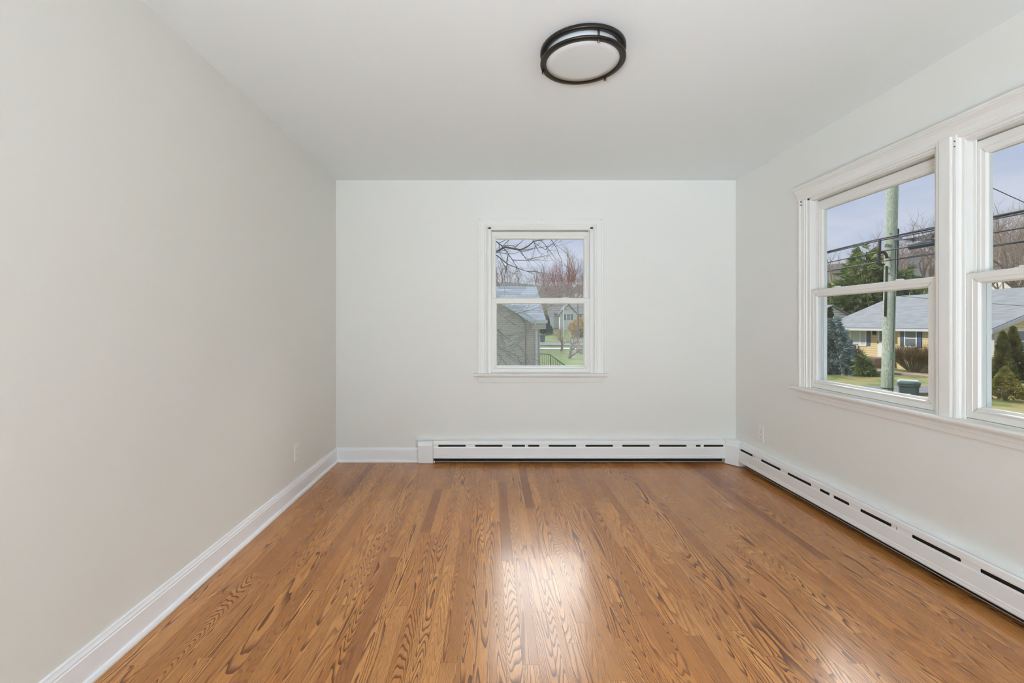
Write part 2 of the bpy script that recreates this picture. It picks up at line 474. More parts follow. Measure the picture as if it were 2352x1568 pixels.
w1 = window('window_1', C0, map_back, True)
tag(w1, 'small double-hung window with moulded casing in the middle of the back wall')
# picture-frame casing of the back window, mitred at the top corners
b = MB(map_back)
ui, zi = OH + 0.005, ZT + 0.001
path = []
for d, e in CAS:
    path.append([(C0 - ui - e, d, ZS), (C0 - ui - e, d, zi + e), (C0 + ui + e, d, zi + e), (C0 + ui + e, d, ZS)])
ids = [[b.vert(p) for p in r] for r in path]
for A, B in zip(ids, ids[1:] + ids[:1]):
    for k in range(3): b.face((A[k], A[k + 1], B[k + 1], B[k]))
b.face([r[0] for r in ids]); b.face([r[3] for r in ids][::-1])
cs = b.build('casing', trim_m, w1)
b = MB(map_back)
for u, z in ((C0 - 0.521, ZT + 0.063), (C0 + 0.003, ZT + 0.06), (C0 + 0.516, ZT + 0.061)):
    b.tube([(u, -0.0205, z), (u, -0.0222, z)], 0.0028, 8)
b.build('nail_hole', hole_m, cs)


def stool_and_apron(root, T, u0, u1, over):
    b = MB(T)
    b.prism([(0.035, ZS - 0.024), (-0.040, ZS - 0.024), (-0.050, ZS - 0.018), (-0.052, ZS - 0.010), (-0.048, ZS - 0.002), (-0.042, ZS), (0.035, ZS + 0.001)], 'x', u0 - over, u1 + over)
    s = b.build('stool', trim_m, root)
    b = MB(T)
    pr = [(0, ZS - 0.024), (-0.026, ZS - 0.024), (-0.024, ZS - 0.031), (-0.017, ZS - 0.037), (-0.016, ZS - 0.042), (-0.0185, ZS - 0.044), (-0.0185, ZS - 0.050), (-0.016, ZS - 0.052), (-0.013, ZS - 0.074), (-0.011, ZS - 0.078), (0, ZS - 0.079)]
    b.prism(pr, 'x', u0, u1)
    a = b.build('apron', trim_m, root)
    return s, a
stool_and_apron(w1, map_back, C0 - 0.538, C0 + 0.538, 0.034)

w2 = window('window_2', C1, map_right, False)
tag(w2, 'far double-hung window of the pair in the right wall, showing the utility pole')
w3 = window('window_3', C2, map_right, False)
tag(w3, 'near double-hung window of the pair, cut off by the right edge')
# shared trim of the pair: stool and apron, side casings, mullion and flared head moulding
t1 = empty('trim_1'); struct(t1); tag(t1, 'long window sill and apron under the pair of right windows')
stool_and_apron(t1, map_right, C2 - 0.538, C1 + 0.538, 0.034)
b = MB(map_right)
for s, c in ((1, C1), (-1, C2)):
    b.prism([(c + s * (OH - 0.006 + e * 0.95), d) for d, e in CAS], 'z', ZS, ZT + 0.004)
t2 = struct(b.build('trim_2', trim_m)); tag(t2, 'moulded side casings of the pair of right windows')
b = MB(map_right)
m0, m1 = C2 + SH - 0.002, C1 - SH + 0.002; mc = (m0 + m1) / 2
mp = [(m0, 0.0), (m0, -0.008), (m0 + 0.010, -0.010), (m0 + 0.014, -0.018), (m0 + 0.022, -0.024), (m0 + 0.032, -0.025), (mc - 0.030, -0.021), (mc - 0.028, -0.029), (mc - 0.024, -0.031)]
mp = mp + [(2 * mc - u, d) for u, d in mp[::-1]]
b.prism(mp, 'z', ZS, ZT + 0.012)
t3 = struct(b.build('trim_3', trim_m)); tag(t3, 'moulded mullion post between the two right windows')
b = MB(map_right)
hp = [(0, ZT - 0.004), (-0.016, ZT - 0.004), (-0.021, ZT + 0.002), (-0.021, ZT + 0.010), (-0.017, ZT + 0.013), (-0.020, ZT + 0.030), (-0.030, ZT + 0.050), (-0.045, ZT + 0.064), (-0.050, ZT + 0.066), (-0.052, ZT + 0.072), (-0.057, ZT + 0.074), (-0.058, ZT + 0.082), (0, ZT + 0.084)]
b.prism([(d, z) for d, z in hp], 'x', C2 - 0.536, C1 + 0.536)
t4 = struct(b.build('trim_4', trim_m)); tag(t4, 'flared head moulding over the pair of right windows')
b = MB(map_right)
for u, z in ((C1 + 0.492, ZT - 0.012), (C1 + 0.492, ZT - 0.034), (m0 + 0.026, ZT - 0.014), (m0 + 0.026, ZT - 0.038)):
    b.tube([(u, -0.012, z), (u, -0.0262, z)], 0.0028, 8)
b.build('screw_hole', hole_m, t2)


# ------------------------------------------------------------------ baseboard heaters
HD = 0.055                                  # depth of the heater body
def heater(root, T, u0, u1, slots, tabs):
    """u along the wall, d = distance from the wall into the room, w up"""
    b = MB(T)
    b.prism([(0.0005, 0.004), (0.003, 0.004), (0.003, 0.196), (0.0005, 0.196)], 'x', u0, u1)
    b.build('back_panel', dark_m, root)  # coloured dark for the black shade under the front panel
    b = MB(T)
    b.prism([(0.0, 0.1965), (0.020, 0.199), (HD - 0.008, 0.1965), (HD - 0.008, 0.1985), (0.020, 0.2015), (0.0, 0.203)], 'x', u0, u1)
    b.build('top_cover', heat_m, root)
    # front panel with real slots, cut as strips
    zs0, zs1 = 0.1415, 0.1585
    def strip(prof, a, c_):
        b.prism(prof, 'x', a, c_)
    b = MB(T)
    upper = [(HD - 0.018, 0.1955), (HD - 0.008, 0.1945), (HD - 0.002, 0.187), (HD, 0.166), (HD - 0.001, zs1), (HD - 0.003, zs1), (HD - 0.002, 0.166), (HD - 0.004, 0.185), (HD - 0.009, 0.192), (HD - 0.018, 0.1935)]
    lower = [(HD - 0.001, zs0), (HD + 0.001, 0.132), (HD + 0.001, 0.072), (HD + 0.003, 0.069), (HD + 0.003, 0.058), (HD + 0.0045, 0.055), (HD + 0.0045, 0.048), (HD + 0.001, 0.043), (HD - 0.006, 0.042), (HD - 0.006, 0.044), (HD - 0.001, 0.045), (HD + 0.002, 0.050), (HD, 0.070), (HD - 0.001, 0.132), (HD - 0.003, zs0)]
    strip(upper, u0, u1); strip(lower, u0, u1)
    cur = u0
    R = (zs1 - zs0) / 2
    for a, c_ in slots:
        if a > cur: b.box((cur, HD - 0.003, zs0), (a, HD - 0.001, zs1))
        for end, s in ((a, 1), (c_, -1)):     # rounded slot ends
            n = 6
            for k in range(n):
                t0, t1 = math.pi / 2 * (k / n) , math.pi / 2 * ((k + 1) / n)
                for sg in (1, -1):
                    q = [(end, sg * R), (end + s * R * (1 - math.sin(t1)), sg * R) if False else (end + s * R * (1 - math.cos(t0)), 0), (0, 0)]
                    e0 = end + s * R * (1 - math.cos(t0)); e1 = end + s * R * (1 - math.cos(t1))
                    z0 = (zs0 + zs1) / 2 + sg * R * math.sin(t0); z1 = (zs0 + zs1) / 2 + sg * R * math.sin(t1)
                    ids = [b.vert((end, HD - 0.001, z0)), b.vert((e0, HD - 0.001, z0)), b.vert((e1, HD - 0.001, z1)), b.vert((end, HD - 0.001, z1))]
                    b.face(ids)
        cur = c_
    if cur < u1: b.box((cur, HD - 0.003, zs0), (u1, HD - 0.001, zs1))
    b.build('front_panel', heat_m, root)
    # finned element and damper behind the slots
    b = MB(T); b.tube([(u0 + 0.01, 0.028, 0.088), (u1 - 0.01, 0.028, 0.088)], 0.011, 10)
    n = int((u1 - u0) / 0.016)
    for k in range(n):
        u = u0 + 0.02 + (u1 - u0 - 0.04) * k / max(1, n - 1)
        b.box((u - 0.0006, 0.008, 0.056), (u + 0.0006, 0.047, 0.122))
    b.build('fin_element', dark_m, root)
    b = MB(T); b.prism([(0.004, 0.182), (HD - 0.013, 0.172), (HD - 0.011, 0.125), (HD - 0.013, 0.125), (HD - 0.015, 0.170), (0.004, 0.180)], 'x', u0 + 0.01, u1 - 0.01)
    b.build('damper', dark_m, root)  # dark colour stands in for the shade seen through the slots
    for a, c_ in tabs:
        b = MB(T); b.box((a, HD - 0.010, zs0 - 0.001), (c_, HD - 0.0022, zs1 + 0.001)); b.box((a + (c_ - a) * 0.3, HD - 0.03, 0.15), (c_ - (c_ - a) * 0.3, HD - 0.008, 0.156))
        b.build('damper_tab', heat_m, root)


def map_hb(p): return (p[0], D - p[1], p[2])
def map_hr(p): return (XR - p[1], p[0], p[2])

hb = empty('baseboard_heater', (0, 0, 0))
tag(hb, 'white slotted baseboard heater along the back wall under the small window', 'heater', 'white baseboard heaters')
HS = F / (D - HD)
ub = lambda px: (px - VX) / HS
per, sl = 84.55 / HS, 63.6 / HS
slots = [(ub(1006.3) + k * per, ub(1006.3) + k * per + sl) for k in range(8)]
slots[-1] = (slots[-1][0], slots[-1][1])
PB0, PB1 = ub(995), ub(1665)
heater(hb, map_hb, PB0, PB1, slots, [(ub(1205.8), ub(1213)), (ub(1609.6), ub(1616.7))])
# end cap
b = MB(map_hb)
e0, e1 = ub(959.6), ub(994.4)
cap = [(0, 0.002), (HD + 0.005, 0.002), (HD + 0.005, 0.158), (HD - 0.001, 0.182), (HD - 0.016, 0.192), (0, 0.1935)]
b.prism(cap, 'x', e0, e1); b.prism([(HD + 0.005, 0.004), (HD + 0.008, 0.006), (HD + 0.008, 0.157), (HD + 0.005, 0.159)], 'x', e0 + 0.006, e1 - 0.006)
b.build('end_cap', heat_m, hb, 0.002)
b = MB(map_hb); b.prism([(0.0, 0.196), (0.02, 0.199), (HD - 0.008, 0.1965), (HD - 0.008, 0.1985), (0.020, 0.2015), (0.0, 0.203)], 'x', e0 - 0.012, PB0)
b.build('top_lip', heat_m, hb)
b = MB(map_hb); b.tube([(ub(996), HD - 0.004, 0.012), (ub(998.5), HD - 0.004, 0.012)], 0.010, 10)
b.build('pipe_stub', heat_m, hb)
# diagonal inside-corner cover
y_c = 1055 * (XR - HD) / (1697 - VX)
a0 = (PB1, D - HD - 0.002); a1 = (XR - HD - 0.002, y_c)
b = MB()
def corner_ring(z, inset):
    n = Vector((-(a1[1] - a0[1]), a1[0] - a0[0], 0)).normalized() * inset
    return [(a0[0] + n.x, a0[1] + n.y, z), (a1[0] + n.x, a1[1] + n.y, z), (XR - 0.001, a1[1], z), (XR - 0.001, D - 0.001, z), (a0[0], D - 0.001, z)]
b.loft([corner_ring(0.004, -0.0), corner_ring(0.160, -0.0), corner_ring(0.172, 0.004), corner_ring(0.184, 0.012), corner_ring(0.190, 0.022), corner_ring(0.2025, 0.024)])
b.build('corner_cover', heat_m, hb, 0.0015)

hr = empty('baseboard_heater', (0, 0, 0))
tag(hr, 'white slotted baseboard heater along the right wall below the paired windows', 'heater', 'white baseboard heaters')
ur = lambda px: F * (XR - HD) / (px - VX)
starts = [ur(p) for p in (1747.6, 1807.0, 1882.0, 1974.6, 2093.0, 2249.5)]
slr = []
for k in range(-1, 14):
    far = starts[0] - k * 0.3133
    near = far - sl
    if far > y_c - 0.004: far = y_c - 0.004
    if near < YR + 0.1: break
    slr.append((near, far))
slr = sorted(slr)
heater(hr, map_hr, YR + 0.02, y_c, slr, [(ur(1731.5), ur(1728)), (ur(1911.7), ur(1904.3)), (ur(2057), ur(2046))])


# ------------------------------------------------------------------ outlets
def outlet(T, c, z, label):
    root = empty('power_outlet', T((c, 0, z - 0.057)))
    tag(root, label, 'outlet', 'wall outlets')
    off = Vector(root.location)
    TT = lambda p: tuple(Vector(T((c + p[0], p[1], z + p[2]))) - off)
    b = MB(TT); b.loft([[(-.035, 0, -.0575), (.035, 0, -.0575), (.035, 0, .0575), (-.035, 0, .0575)], [(-.035, -.003, -.0575), (.035, -.003, -.0575), (.035, -.003, .0575), (-.035, -.003, .0575)], [(-.031, -.006, -.0535), (.031, -.006, -.0535), (.031, -.006, .0535), (-.031, -.006, .0535)]])
    b.build('cover_plate', plate_m, root)
    for s in (-1, 1):
        b = MB(TT)
        pts = []
        for k in range(20):
            a = TAU * k / 20; pts.append((max(-0.0145, min(0.0145, 0.0172 * math.cos(a))), 0.0172 * math.sin(a) + s * 0.0195))
        b.loft([[(u, -0.004, w) for u, w in pts], [(u, -0.0075, w) for u, w in pts]])
        o = b.build('receptacle', plate_m, root)
        b = MB(TT)
        for du, hh in ((-0.0065, 0.0045), (0.0065, 0.0036)): b.box((du - .0012, -.0070, s * 0.0195 + .003 - hh), (du + .0012, -.0077, s * 0.0195 + .003 + hh))
        b.tube([(0, -.0070, s * 0.0195 - 0.009), (0, -.0077, s * 0.0195 - 0.009)], 0.0025, 8)
        b.build('slots', slot_m, o)
    b = MB(TT); b.tube([(0, -0.005, 0), (0, -0.0072, 0)], 0.003, 10); b.build('screw', plate_m, root)
outlet(lambda p: (XL - p[1], p[0], p[2]), 3.15, 0.306, 'white duplex outlet low on the left wall near the back corner')
outlet(lambda p: (XR + p[1], p[0], p[2]), 3.58, 0.330, 'white duplex outlet on the right wall above the heater near the corner')


# ------------------------------------------------------------------ ceiling light
LX, LY, LR = 0.4087, 2.065, 0.1887
lp = empty('ceiling_light', (LX, LY, ZC))
tag(lp, 'round flush ceiling light with two dark bronze rings and white diffuser', 'ceiling light')
def ring(z0, z1, r0, r1):
    e = 0.0025
    return [(r0, z0 + e), (r0 + e, z0), (r1 - e, z0), (r1, z0 + e), (r1, z1 - e), (r1 - e, z1), (r0 + e, z1), (r0, z1 - e)]
b = MB(); b.lathe([(0.0, 0.0), (LR - 0.03, 0.0), (LR - 0.03, -0.012), (0.0, -0.012)], n=72); b.build('base_pan', opal_m, lp)
b = MB(); b.lathe(ring(-0.024, -0.006, LR - 0.024, LR), n=96, closed=True); b.build('bronze_ring', bronze_m, lp)
b = MB(); b.lathe(ring(-0.066, -0.055, LR - 0.027, LR), n=96, closed=True); b.build('bronze_ring', bronze_m, lp)
b = MB(); b.lathe([(LR - 0.026, -0.010), (LR - 0.026, -0.057), (LR - 0.0275, -0.0625), (LR - 0.06, -0.0645), (LR * 0.4, -0.067), (0.0, -0.068)], n=96); b.build('diffuser', opal_m, lp)
for a in (-80, 43, 160):
    a = math.radians(a); x, y = (LR - 0.008) * math.cos(a), (LR - 0.008) * math.sin(a)
    b = MB(); b.tube([(x, y, -0.010), (x, y, -0.064)], 0.0042, 12); p = b.build('post', bronze_m, lp)
    b = MB(); b.tube([(x, y, -0.064), (x, y, -0.080)], 0.0062, 14); q = b.build('knob', bronze_m, p)
    b = MB(); b.tube([(x, y, -0.080), (x, y, -0.0825)], [0.0056, 0.0042], 14); b.build('knob_tip', chrome_m, p)
#EXTERIOR
# ================================================================== OUTDOORS
def at(px, py, y):
    """point on the sight line of a photo pixel at depth y"""
    return Vector(((px - VX) * y / F, y, H - (py - VY) * y / F))


def sstep(t):
    t = max(0.0, min(1.0, t)); return t * t * (3 - 2 * t)


def gz(x, y):
    r = 9.5 * sstep((x - 33.5) / 30.0) * sstep((y - 8) / 14.0)
    bk = 6.5 * sstep((y - 66) / 80.0)
    return -1.5 + max(r, bk) + 0.04 * math.sin(x * 1.3) * math.cos(y * 0.9)


def lawn_mat():
    m = bpy.data.materials.new('spring_lawn'); m.use_nodes = True
    g = NG(m.node_tree); b = m.node_tree.nodes['Principled BSDF']
    p = g.pos(); x, y, z = g.sep(p)
    n1 = g.noise(p, 0.55, 4, 0.6); n2 = g.noise(p, 9.0, 4, 0.7)
    dry = g.m('MULTIPLY', g.ss(x, 13.0, 17.0), g.m('SUBTRACT', 1.0, g.ss(y, 38.0, 46.0)))
    c = g.mix(g.m('MULTIPLY', g.ss(n1, 0.40, 0.62), g.m('ADD', 0.35, g.m('MULTIPLY', dry, 0.65))), lin(98, 118, 66), lin(162, 150, 104))
    c = g.mix(g.m('MULTIPLY', g.ss(n2, 0.35, 0.7), 0.4), c, lin(100, 112, 60))
    c = g.mix(g.m('MULTIPLY', g.ss(g.noise(p, 1.7, 3, 0.6), 0.60, 0.72), 0.6), c, lin(166, 146, 108))
    hill = g.ss(z, -0.6, 1.2)
    c = g.mix(hill, c, g.mix(n2, lin(128, 108, 84), lin(158, 138, 112)))
    g.put(b.inputs['Base Color'], c); b.inputs['Roughness'].default_value = 0.95; b.inputs['Specular IOR Level'].default_value = 0.1
    return m


b = MB()
xs = [-60, -40, -25, -15, -8, -4, 0, 4, 8, 11.6] + [12 + k * 1.5 for k in range(14)] + [34 + k * 3 for k in range(20)] + [100, 120, 150]
ys = [-60.0, -30, -12, -3, 0, 3, 6, 9] + [12 + k * 2.0 for k in range(30)] + [75 + k * 6 for k in range(16)] + [190, 240]
idx = [[b.vert((x, y, gz(x, y))) for x in xs] for y in ys]
for j in range(len(ys) - 1):
    for i in range(len(xs) - 1): b.face((idx[j][i], idx[j][i + 1], idx[j + 1][i + 1], idx[j + 1][i]), True)
struct(b.build('ground', lawn_mat()))

asph_m = mat('worn_asphalt', lin(128, 128, 130), 0.95, var=0.25, vscale=3.0, spec=0.1)
conc_m = mat('pale_concrete', lin(186, 182, 172), 0.9, var=0.15, vscale=2.0)
brick_m = mat('brick_walk', lin(168, 146, 130), 0.9, var=0.3, vscale=9.0)
def slab(name, x0, x1, y0, y1, z, m, t=0.2):
    b = MB(); b.box((x0, y0, z - t), (x1, y1, z)); return struct(b.build(name, m))
slab('street', 4.8, 9.8, -30, 22, -1.42, asph_m)
slab('cross_street', -40, 30.0, 57, 66, -1.40, asph_m)
slab('sidewalk', -40, 11.9, 48.5, 51, -1.41, conc_m)
slab('driveway', 15.4, 24.2, 17.4, 19.4, -1.40, asph_m)

# ------------------------------------------------------------------ trees
bark_m = mat('grey_brown_bark', lin(150, 138, 126), 0.95, var=0.3, vscale=6.0, spec=0.1)
twig_m = mat('grey_twigs', lin(168, 155, 144), 0.95, var=0.25, vscale=4.0, spec=0.1)
redtwig_m = mat('red_budding_twigs', lin(178, 134, 128), 0.95, var=0.3, vscale=2.0, spec=0.1)
greentwig_m = mat('yellow_green_budding_twigs', lin(160, 150, 92), 0.95, var=0.3, vscale=2.0, spec=0.1)


def rnd_perp(d, rng):
    v = Vector((rng.uniform(-1, 1), rng.uniform(-1, 1), rng.uniform(-1, 1)))
    v = v - d * v.dot(d)
    return v.normalized() if v.length > 1e-6 else Vector((1, 0, 0))


def grow(bt, bw, p, d, L, r, depth, rng, spread=0.6, up=0.25, kids=(3, 4), taper=0.62):
    n = 4 if depth > 1 else 3
    pts = [p.copy()]; rr = [r]; dirs = [d.copy()]
    q = p.copy(); dd = d.copy()
    for k in range(n):
        dd = (dd + rnd_perp(dd, rng) * rng.uniform(0.05, 0.22) + Vector((0, 0, up * 0.25))).normalized()
        q = q + dd * (L / n); pts.append(q.copy()); dirs.append(dd.copy()); rr.append(r * (1 - (1 - taper) * (k + 1) / n) if depth else r * (1 - 0.75 * (k + 1) / n))
    (bt if depth >= 3 else bw).tube(pts, rr, 6 if depth >= 3 else (4 if depth == 2 else 3), caps=False)
    if depth == 0: return
    for k in range(rng.randint(*kids)):
        i = rng.randint(1, n) if k else n
        nd = (dirs[i] + rnd_perp(dirs[i], rng) * rng.uniform(0.5, 1.0) * spread * (0.5 if k == 0 else 1.25) + Vector((0, 0, up))).normalized()
        grow(bt, bw, pts[i], nd, L * rng.uniform(0.6, 0.85), rr[i] * (0.85 if k == 0 else 0.62), depth - 1, rng, spread, up, kids, taper)


def bare_tree(loc, height, label, twig=None, seed=1, spread=0.6, up=0.25, depth=5, group=None, trunk=0.30, cat='tree', name='bare_tree', kids=(3, 4), rmin=1.0, single=False):
    rng = random.Random(seed)
    bt, bw = MB(), MB()
    if single: bt = bw                              # far off: trunk and twigs in one mesh
    L = height * trunk
    grow(bt, bw, Vector((0, 0, -0.1)), Vector((rng.uniform(-.05, .05), rng.uniform(-.05, .05), 1)).normalized(), L, height * 0.018 * rmin, depth, rng, spread, up, kids)
    k = height / max(v.z for v in bw.v)              # bring the crown to its full height
    bw.v = [v * k for v in bw.v]
    if single:
        root = bw.build(name, twig or twig_m); root.location = loc
        return tag(root, label, cat, group)
    bt.v = [v * k for v in bt.v]
    root = empty(name, loc)
    tag(root, label, cat, group)
    bt.build('trunk', bark_m, root); bw.build('twigs', twig or twig_m, root)
    return root


def foliage_mat(name, c1, c2, scale=1.2):
    m = bpy.data.materials.new(name); m.use_nodes = True
    g = NG(m.node_tree); b = m.node_tree.nodes['Principled BSDF']
    p = g.pos()
    f = g.ss(g.m('ADD', g.m('MULTIPLY', g.noise(p, scale, 3, 0.6), 0.7), g.m('MULTIPLY', g.noise(p, scale * 9, 2, 0.6), 0.3)), 0.38, 0.64)
    g.put(b.inputs['Base Color'], g.mix(f, c1, c2)); b.inputs['Roughness'].default_value = 0.85; b.inputs['Specular IOR Level'].default_value = 0.15
    return m


def tuft(b, p, d, L, n, rng, w, spread=0.7):
    """a spray of narrow blades fanning out from a point"""
    for k in range(n):
        dd = (d + rnd_perp(d, rng) * rng.uniform(0, spread)).normalized()
        s = rnd_perp(dd, rng) * w
        q = p + dd * rng.uniform(0.0, 0.35) * L
        i = [b.vert(q - s * 0.6), b.vert(q + s * 0.6), b.vert(q + dd * L * 0.55 + s), b.vert(q + dd * L), b.vert(q + dd * L * 0.55 - s)]
        b.face(i)


def conifer(loc, height, half, label, m, seed=1, tiers=16, name='conifer_tree', cat='tree', blade=0.35, w=0.03, per=10, droop=0.25, power=0.8, bottom=0.05, group=None, ragged=0.25, dens=1.0, core=None):
    rng = random.Random(seed); b = MB(); t = MB()
    t.tube([(0, 0, -0.1), (0, 0, height * 0.5), (0, 0, height * 0.97)], [height * 0.018, height * 0.012, height * 0.003], 8)
    for k in range(tiers):
        f = bottom + (1 - bottom) * (k / (tiers - 1)) ** 0.95
        z = height * f
        R = half * max(0.03, (1 - f)) ** power
        nb = max(4, int((6 + 8 * (1 - f)) * dens))
        for j in range(nb):
            a = TAU * (j + rng.random()) / nb
            r = R * rng.uniform(1 - ragged, 1.05)
            tip = Vector((math.cos(a) * r, math.sin(a) * r, z - droop * r + rng.uniform(-0.03, 0.03) * height))
            base = Vector((0, 0, z + 0.02 * height))
            d = (tip - base)
            if d.length < 1e-4: continue
            d.normalize()
            if r > half * 0.25: t.tube([base, base.lerp(tip, 0.9)], [height * 0.004, height * 0.0015], 3, caps=False)
            ns = max(2, int(r / (blade * 0.38)) + 1)
            for s in range(ns):
                u = 0.25 + 0.75 * (s + 1) / ns
                tuft(b, base.lerp(tip, u) + Vector((rng.uniform(-1, 1), rng.uniform(-1, 1), rng.uniform(-1, 1))) * blade * 0.25, (d + Vector((0, 0, rng.uniform(-0.1, 0.5)))).normalized(), blade, per, rng, w, 0.9)
    root = empty(name, loc); tag(root, label, cat, group)
    t.build('trunk', bark_m, root); b.build('foliage', m, root)
    return root


def shrub(loc, height, half, label, m, seed=1, name='shrub', cat='shrub', n=900, blade=0.14, w=0.03, shape=None, group=None, z0=0.06):
    """dense clipped shrub: blades over a solid of revolution given by shape(t) in 0..1"""
    rng = random.Random(seed); b = MB(); t = MB()
    shape = shape or (lambda u: math.sin(math.pi * min(1.0, 0.12 + u * 0.88)) ** 0.7)
    for k in range(7):
        a = TAU * k / 7; t.tube([(0, 0, -0.05), (math.cos(a) * half * 0.35, math.sin(a) * half * 0.35, height * 0.5)], [0.03, 0.012], 5)
    for k in range(n):
        u = rng.random(); a = rng.random() * TAU
        R = half * shape(u) * (rng.uniform(0.72, 1.0))
        lump = 1 + 0.10 * math.sin(a * 5 + u * 9) + 0.06 * math.sin(a * 11 - u * 17)
        p = Vector((math.cos(a) * R * lump, math.sin(a) * R * lump, height * (z0 + (1 - z0) * u)))
        d = Vector((math.cos(a), math.sin(a), 0.35 + u)).normalized()
        tuft(b, p - d * blade * 0.5, d, blade, 7, rng, w, 0.8)
    root = empty(name, loc); tag(root, label, cat, group)
    t.build('stems', bark_m, root); b.build('foliage', m, root)
    return root


def twiggy(loc, height, half, label, m, seed=1, n=60, name='bare_shrub', group=None):
    rng = random.Random(seed); b = MB(); c = MB()
    for k in range(n):
        a = rng.random() * TAU; f = math.sqrt(rng.random())
        tip = Vector((math.cos(a) * half * f, math.sin(a) * half * f, height * (1 - 0.28 * f * f) * rng.uniform(0.85, 1.0)))
        p0 = Vector((math.cos(a) * 0.12 * half, math.sin(a) * 0.12 * half, -0.03)); mid = p0.lerp(tip, 0.5) + Vector((math.cos(a), math.sin(a), 0)) * half * 0.10
        b.tube([p0, mid, tip], [0.016, 0.010, 0.004], 4, caps=False)
        for s in range(9):
            u = rng.uniform(0.45, 1.0); q = mid.lerp(tip, max(0, (u - .5) * 2)) if u > .5 else p0.lerp(mid, u * 2)
            d = (tip - p0).normalized(); d = (d + rnd_perp(d, rng) * rng.uniform(0.4, 1.0)).normalized()
            L = height * rng.uniform(0.12, 0.28)
            c.tube([q, q + d * L * .6, q + (d + Vector((0, 0, .3))).normalized() * L], [0.006, 0.005, 0.003], 3, caps=False)
    root = empty(name, loc); tag(root, label, 'shrub', group)
    b.build('stems', bark_m, root); c.build('twigs', m, root)
    return root


pine_m = foliage_mat('pine_needles', lin(82, 104, 62), lin(176, 190, 114), 0.7)
blue_m = foliage_mat('blue_spruce_needles', lin(100, 124, 124), lin(168, 188, 184), 2.5)
arb_m = foliage_mat('arborvitae_leaves', lin(78, 88, 38), lin(146, 146, 70), 3.0)
gold_m = foliage_mat('olive_cypress_leaves', lin(118, 118, 58), lin(182, 174, 96), 4.0)
dkg_m = foliage_mat('dark_evergreen_leaves', lin(44, 58, 30), lin(84, 96, 54), 2.0)
yel_m = foliage_mat('forsythia_flowers', lin(190, 158, 40), lin(240, 208, 70), 1.2)
brn_m = mat('reddish_brown_twigs', lin(118, 94, 80), 0.95, var=0.3, vscale=4.0, spec=0.1)


def ground_at(v, lift=0.0): return (v.x, v.y, gz(v.x, v.y) + lift)

# evergreens and shrubs across the street
conifer(ground_at(at(1914, 800, 25.2)), 2.95, 1.25, 'blue spruce beside the driveway lawn in front of the yellow house', blue_m, 11, 16, 'spruce_tree', blade=0.26, w=0.022, per=12, droop=0.15, power=0.75, dens=1.5)
conifer(ground_at(at(1977, 800, 24.2)), 1.05, 0.62, 'small green fir bush between blue spruce and utility pole', pine_m, 12, 9, 'fir_bush', 'shrub', blade=0.2, w=0.018, per=10, droop=0.05, power=0.7, dens=1.3)
twiggy(ground_at(at(1950, 800, 29.0)), 1.35, 0.75, 'round brown bare shrub behind the blue spruce by the porch', brn_m, 13, 130)
twiggy(ground_at(at(2096, 800, 25.9)), 1.5, 1.08, 'wide twiggy brown shrub right of the utility pole under a window', brn_m, 14, 230)
def arbshape(u): return (1 - u) ** 0.62 * (0.72 + 0.28 * math.sin(math.pi * min(1, u * 1.6 + 0.2)))
shrub(ground_at(at(2303, 800, 21.0)), 2.35, 0.50, 'left peak of the tall twin arborvitae at the house corner', arb_m, 15, 'arborvitae', 'shrub', 1500, 0.13, 0.02, arbshape, 'arborvitae beside the yellow gable')
shrub(ground_at(at(2327, 800, 21.2)), 2.55, 0.56, 'right and taller peak of the tall twin arborvitae', arb_m, 16, 'arborvitae', 'shrub', 1700, 0.13, 0.02, arbshape, 'arborvitae beside the yellow gable')
def coneshape(u): return 1.0 - 0.25 * u if u < 0.42 else max(0.02, 0.72 * (1 - (u - 0.42) / 0.6))
shrub(ground_at(at(2309, 800, 16.2)), 1.14, 0.54, 'low olive cone-topped cypress shrub at the street edge', gold_m, 17, 'cypress_shrub', 'shrub', 1300, 0.09, 0.014, coneshape)
shrub(ground_at(at(1907, 800, 38.0)), 4.0, 0.55, 'dark column of evergreen beside the white gable', dkg_m, 18, 'column_evergreen', 'shrub', 900, 0.2, 0.04, arbshape)

# pines behind the yellow house
conifer(ground_at(at(1985, 700, 46.0)), 9.6, 4.2, 'tallest green pine rising left of the utility pole', pine_m, 21, 22, 'pine_tree', blade=0.62, w=0.05, per=12, droop=0.0, power=0.62, bottom=0.16, ragged=0.4)
conifer(ground_at(at(1918, 700, 48.0)), 6.4, 3.4, 'shorter green pine at the left edge of the far right window', pine_m, 22, 18, 'pine_tree', blade=0.6, w=0.05, per=12, droop=0.0, power=0.6, bottom=0.16, ragged=0.4)
conifer(ground_at(at(2075, 700, 45.0)), 6.6, 3.6, 'broad green pine right of the utility pole behind the grey roof', pine_m, 23, 18, 'pine_tree', blade=0.6, w=0.05, per=12, droop=0.0, power=0.6, bottom=0.16, ragged=0.4)

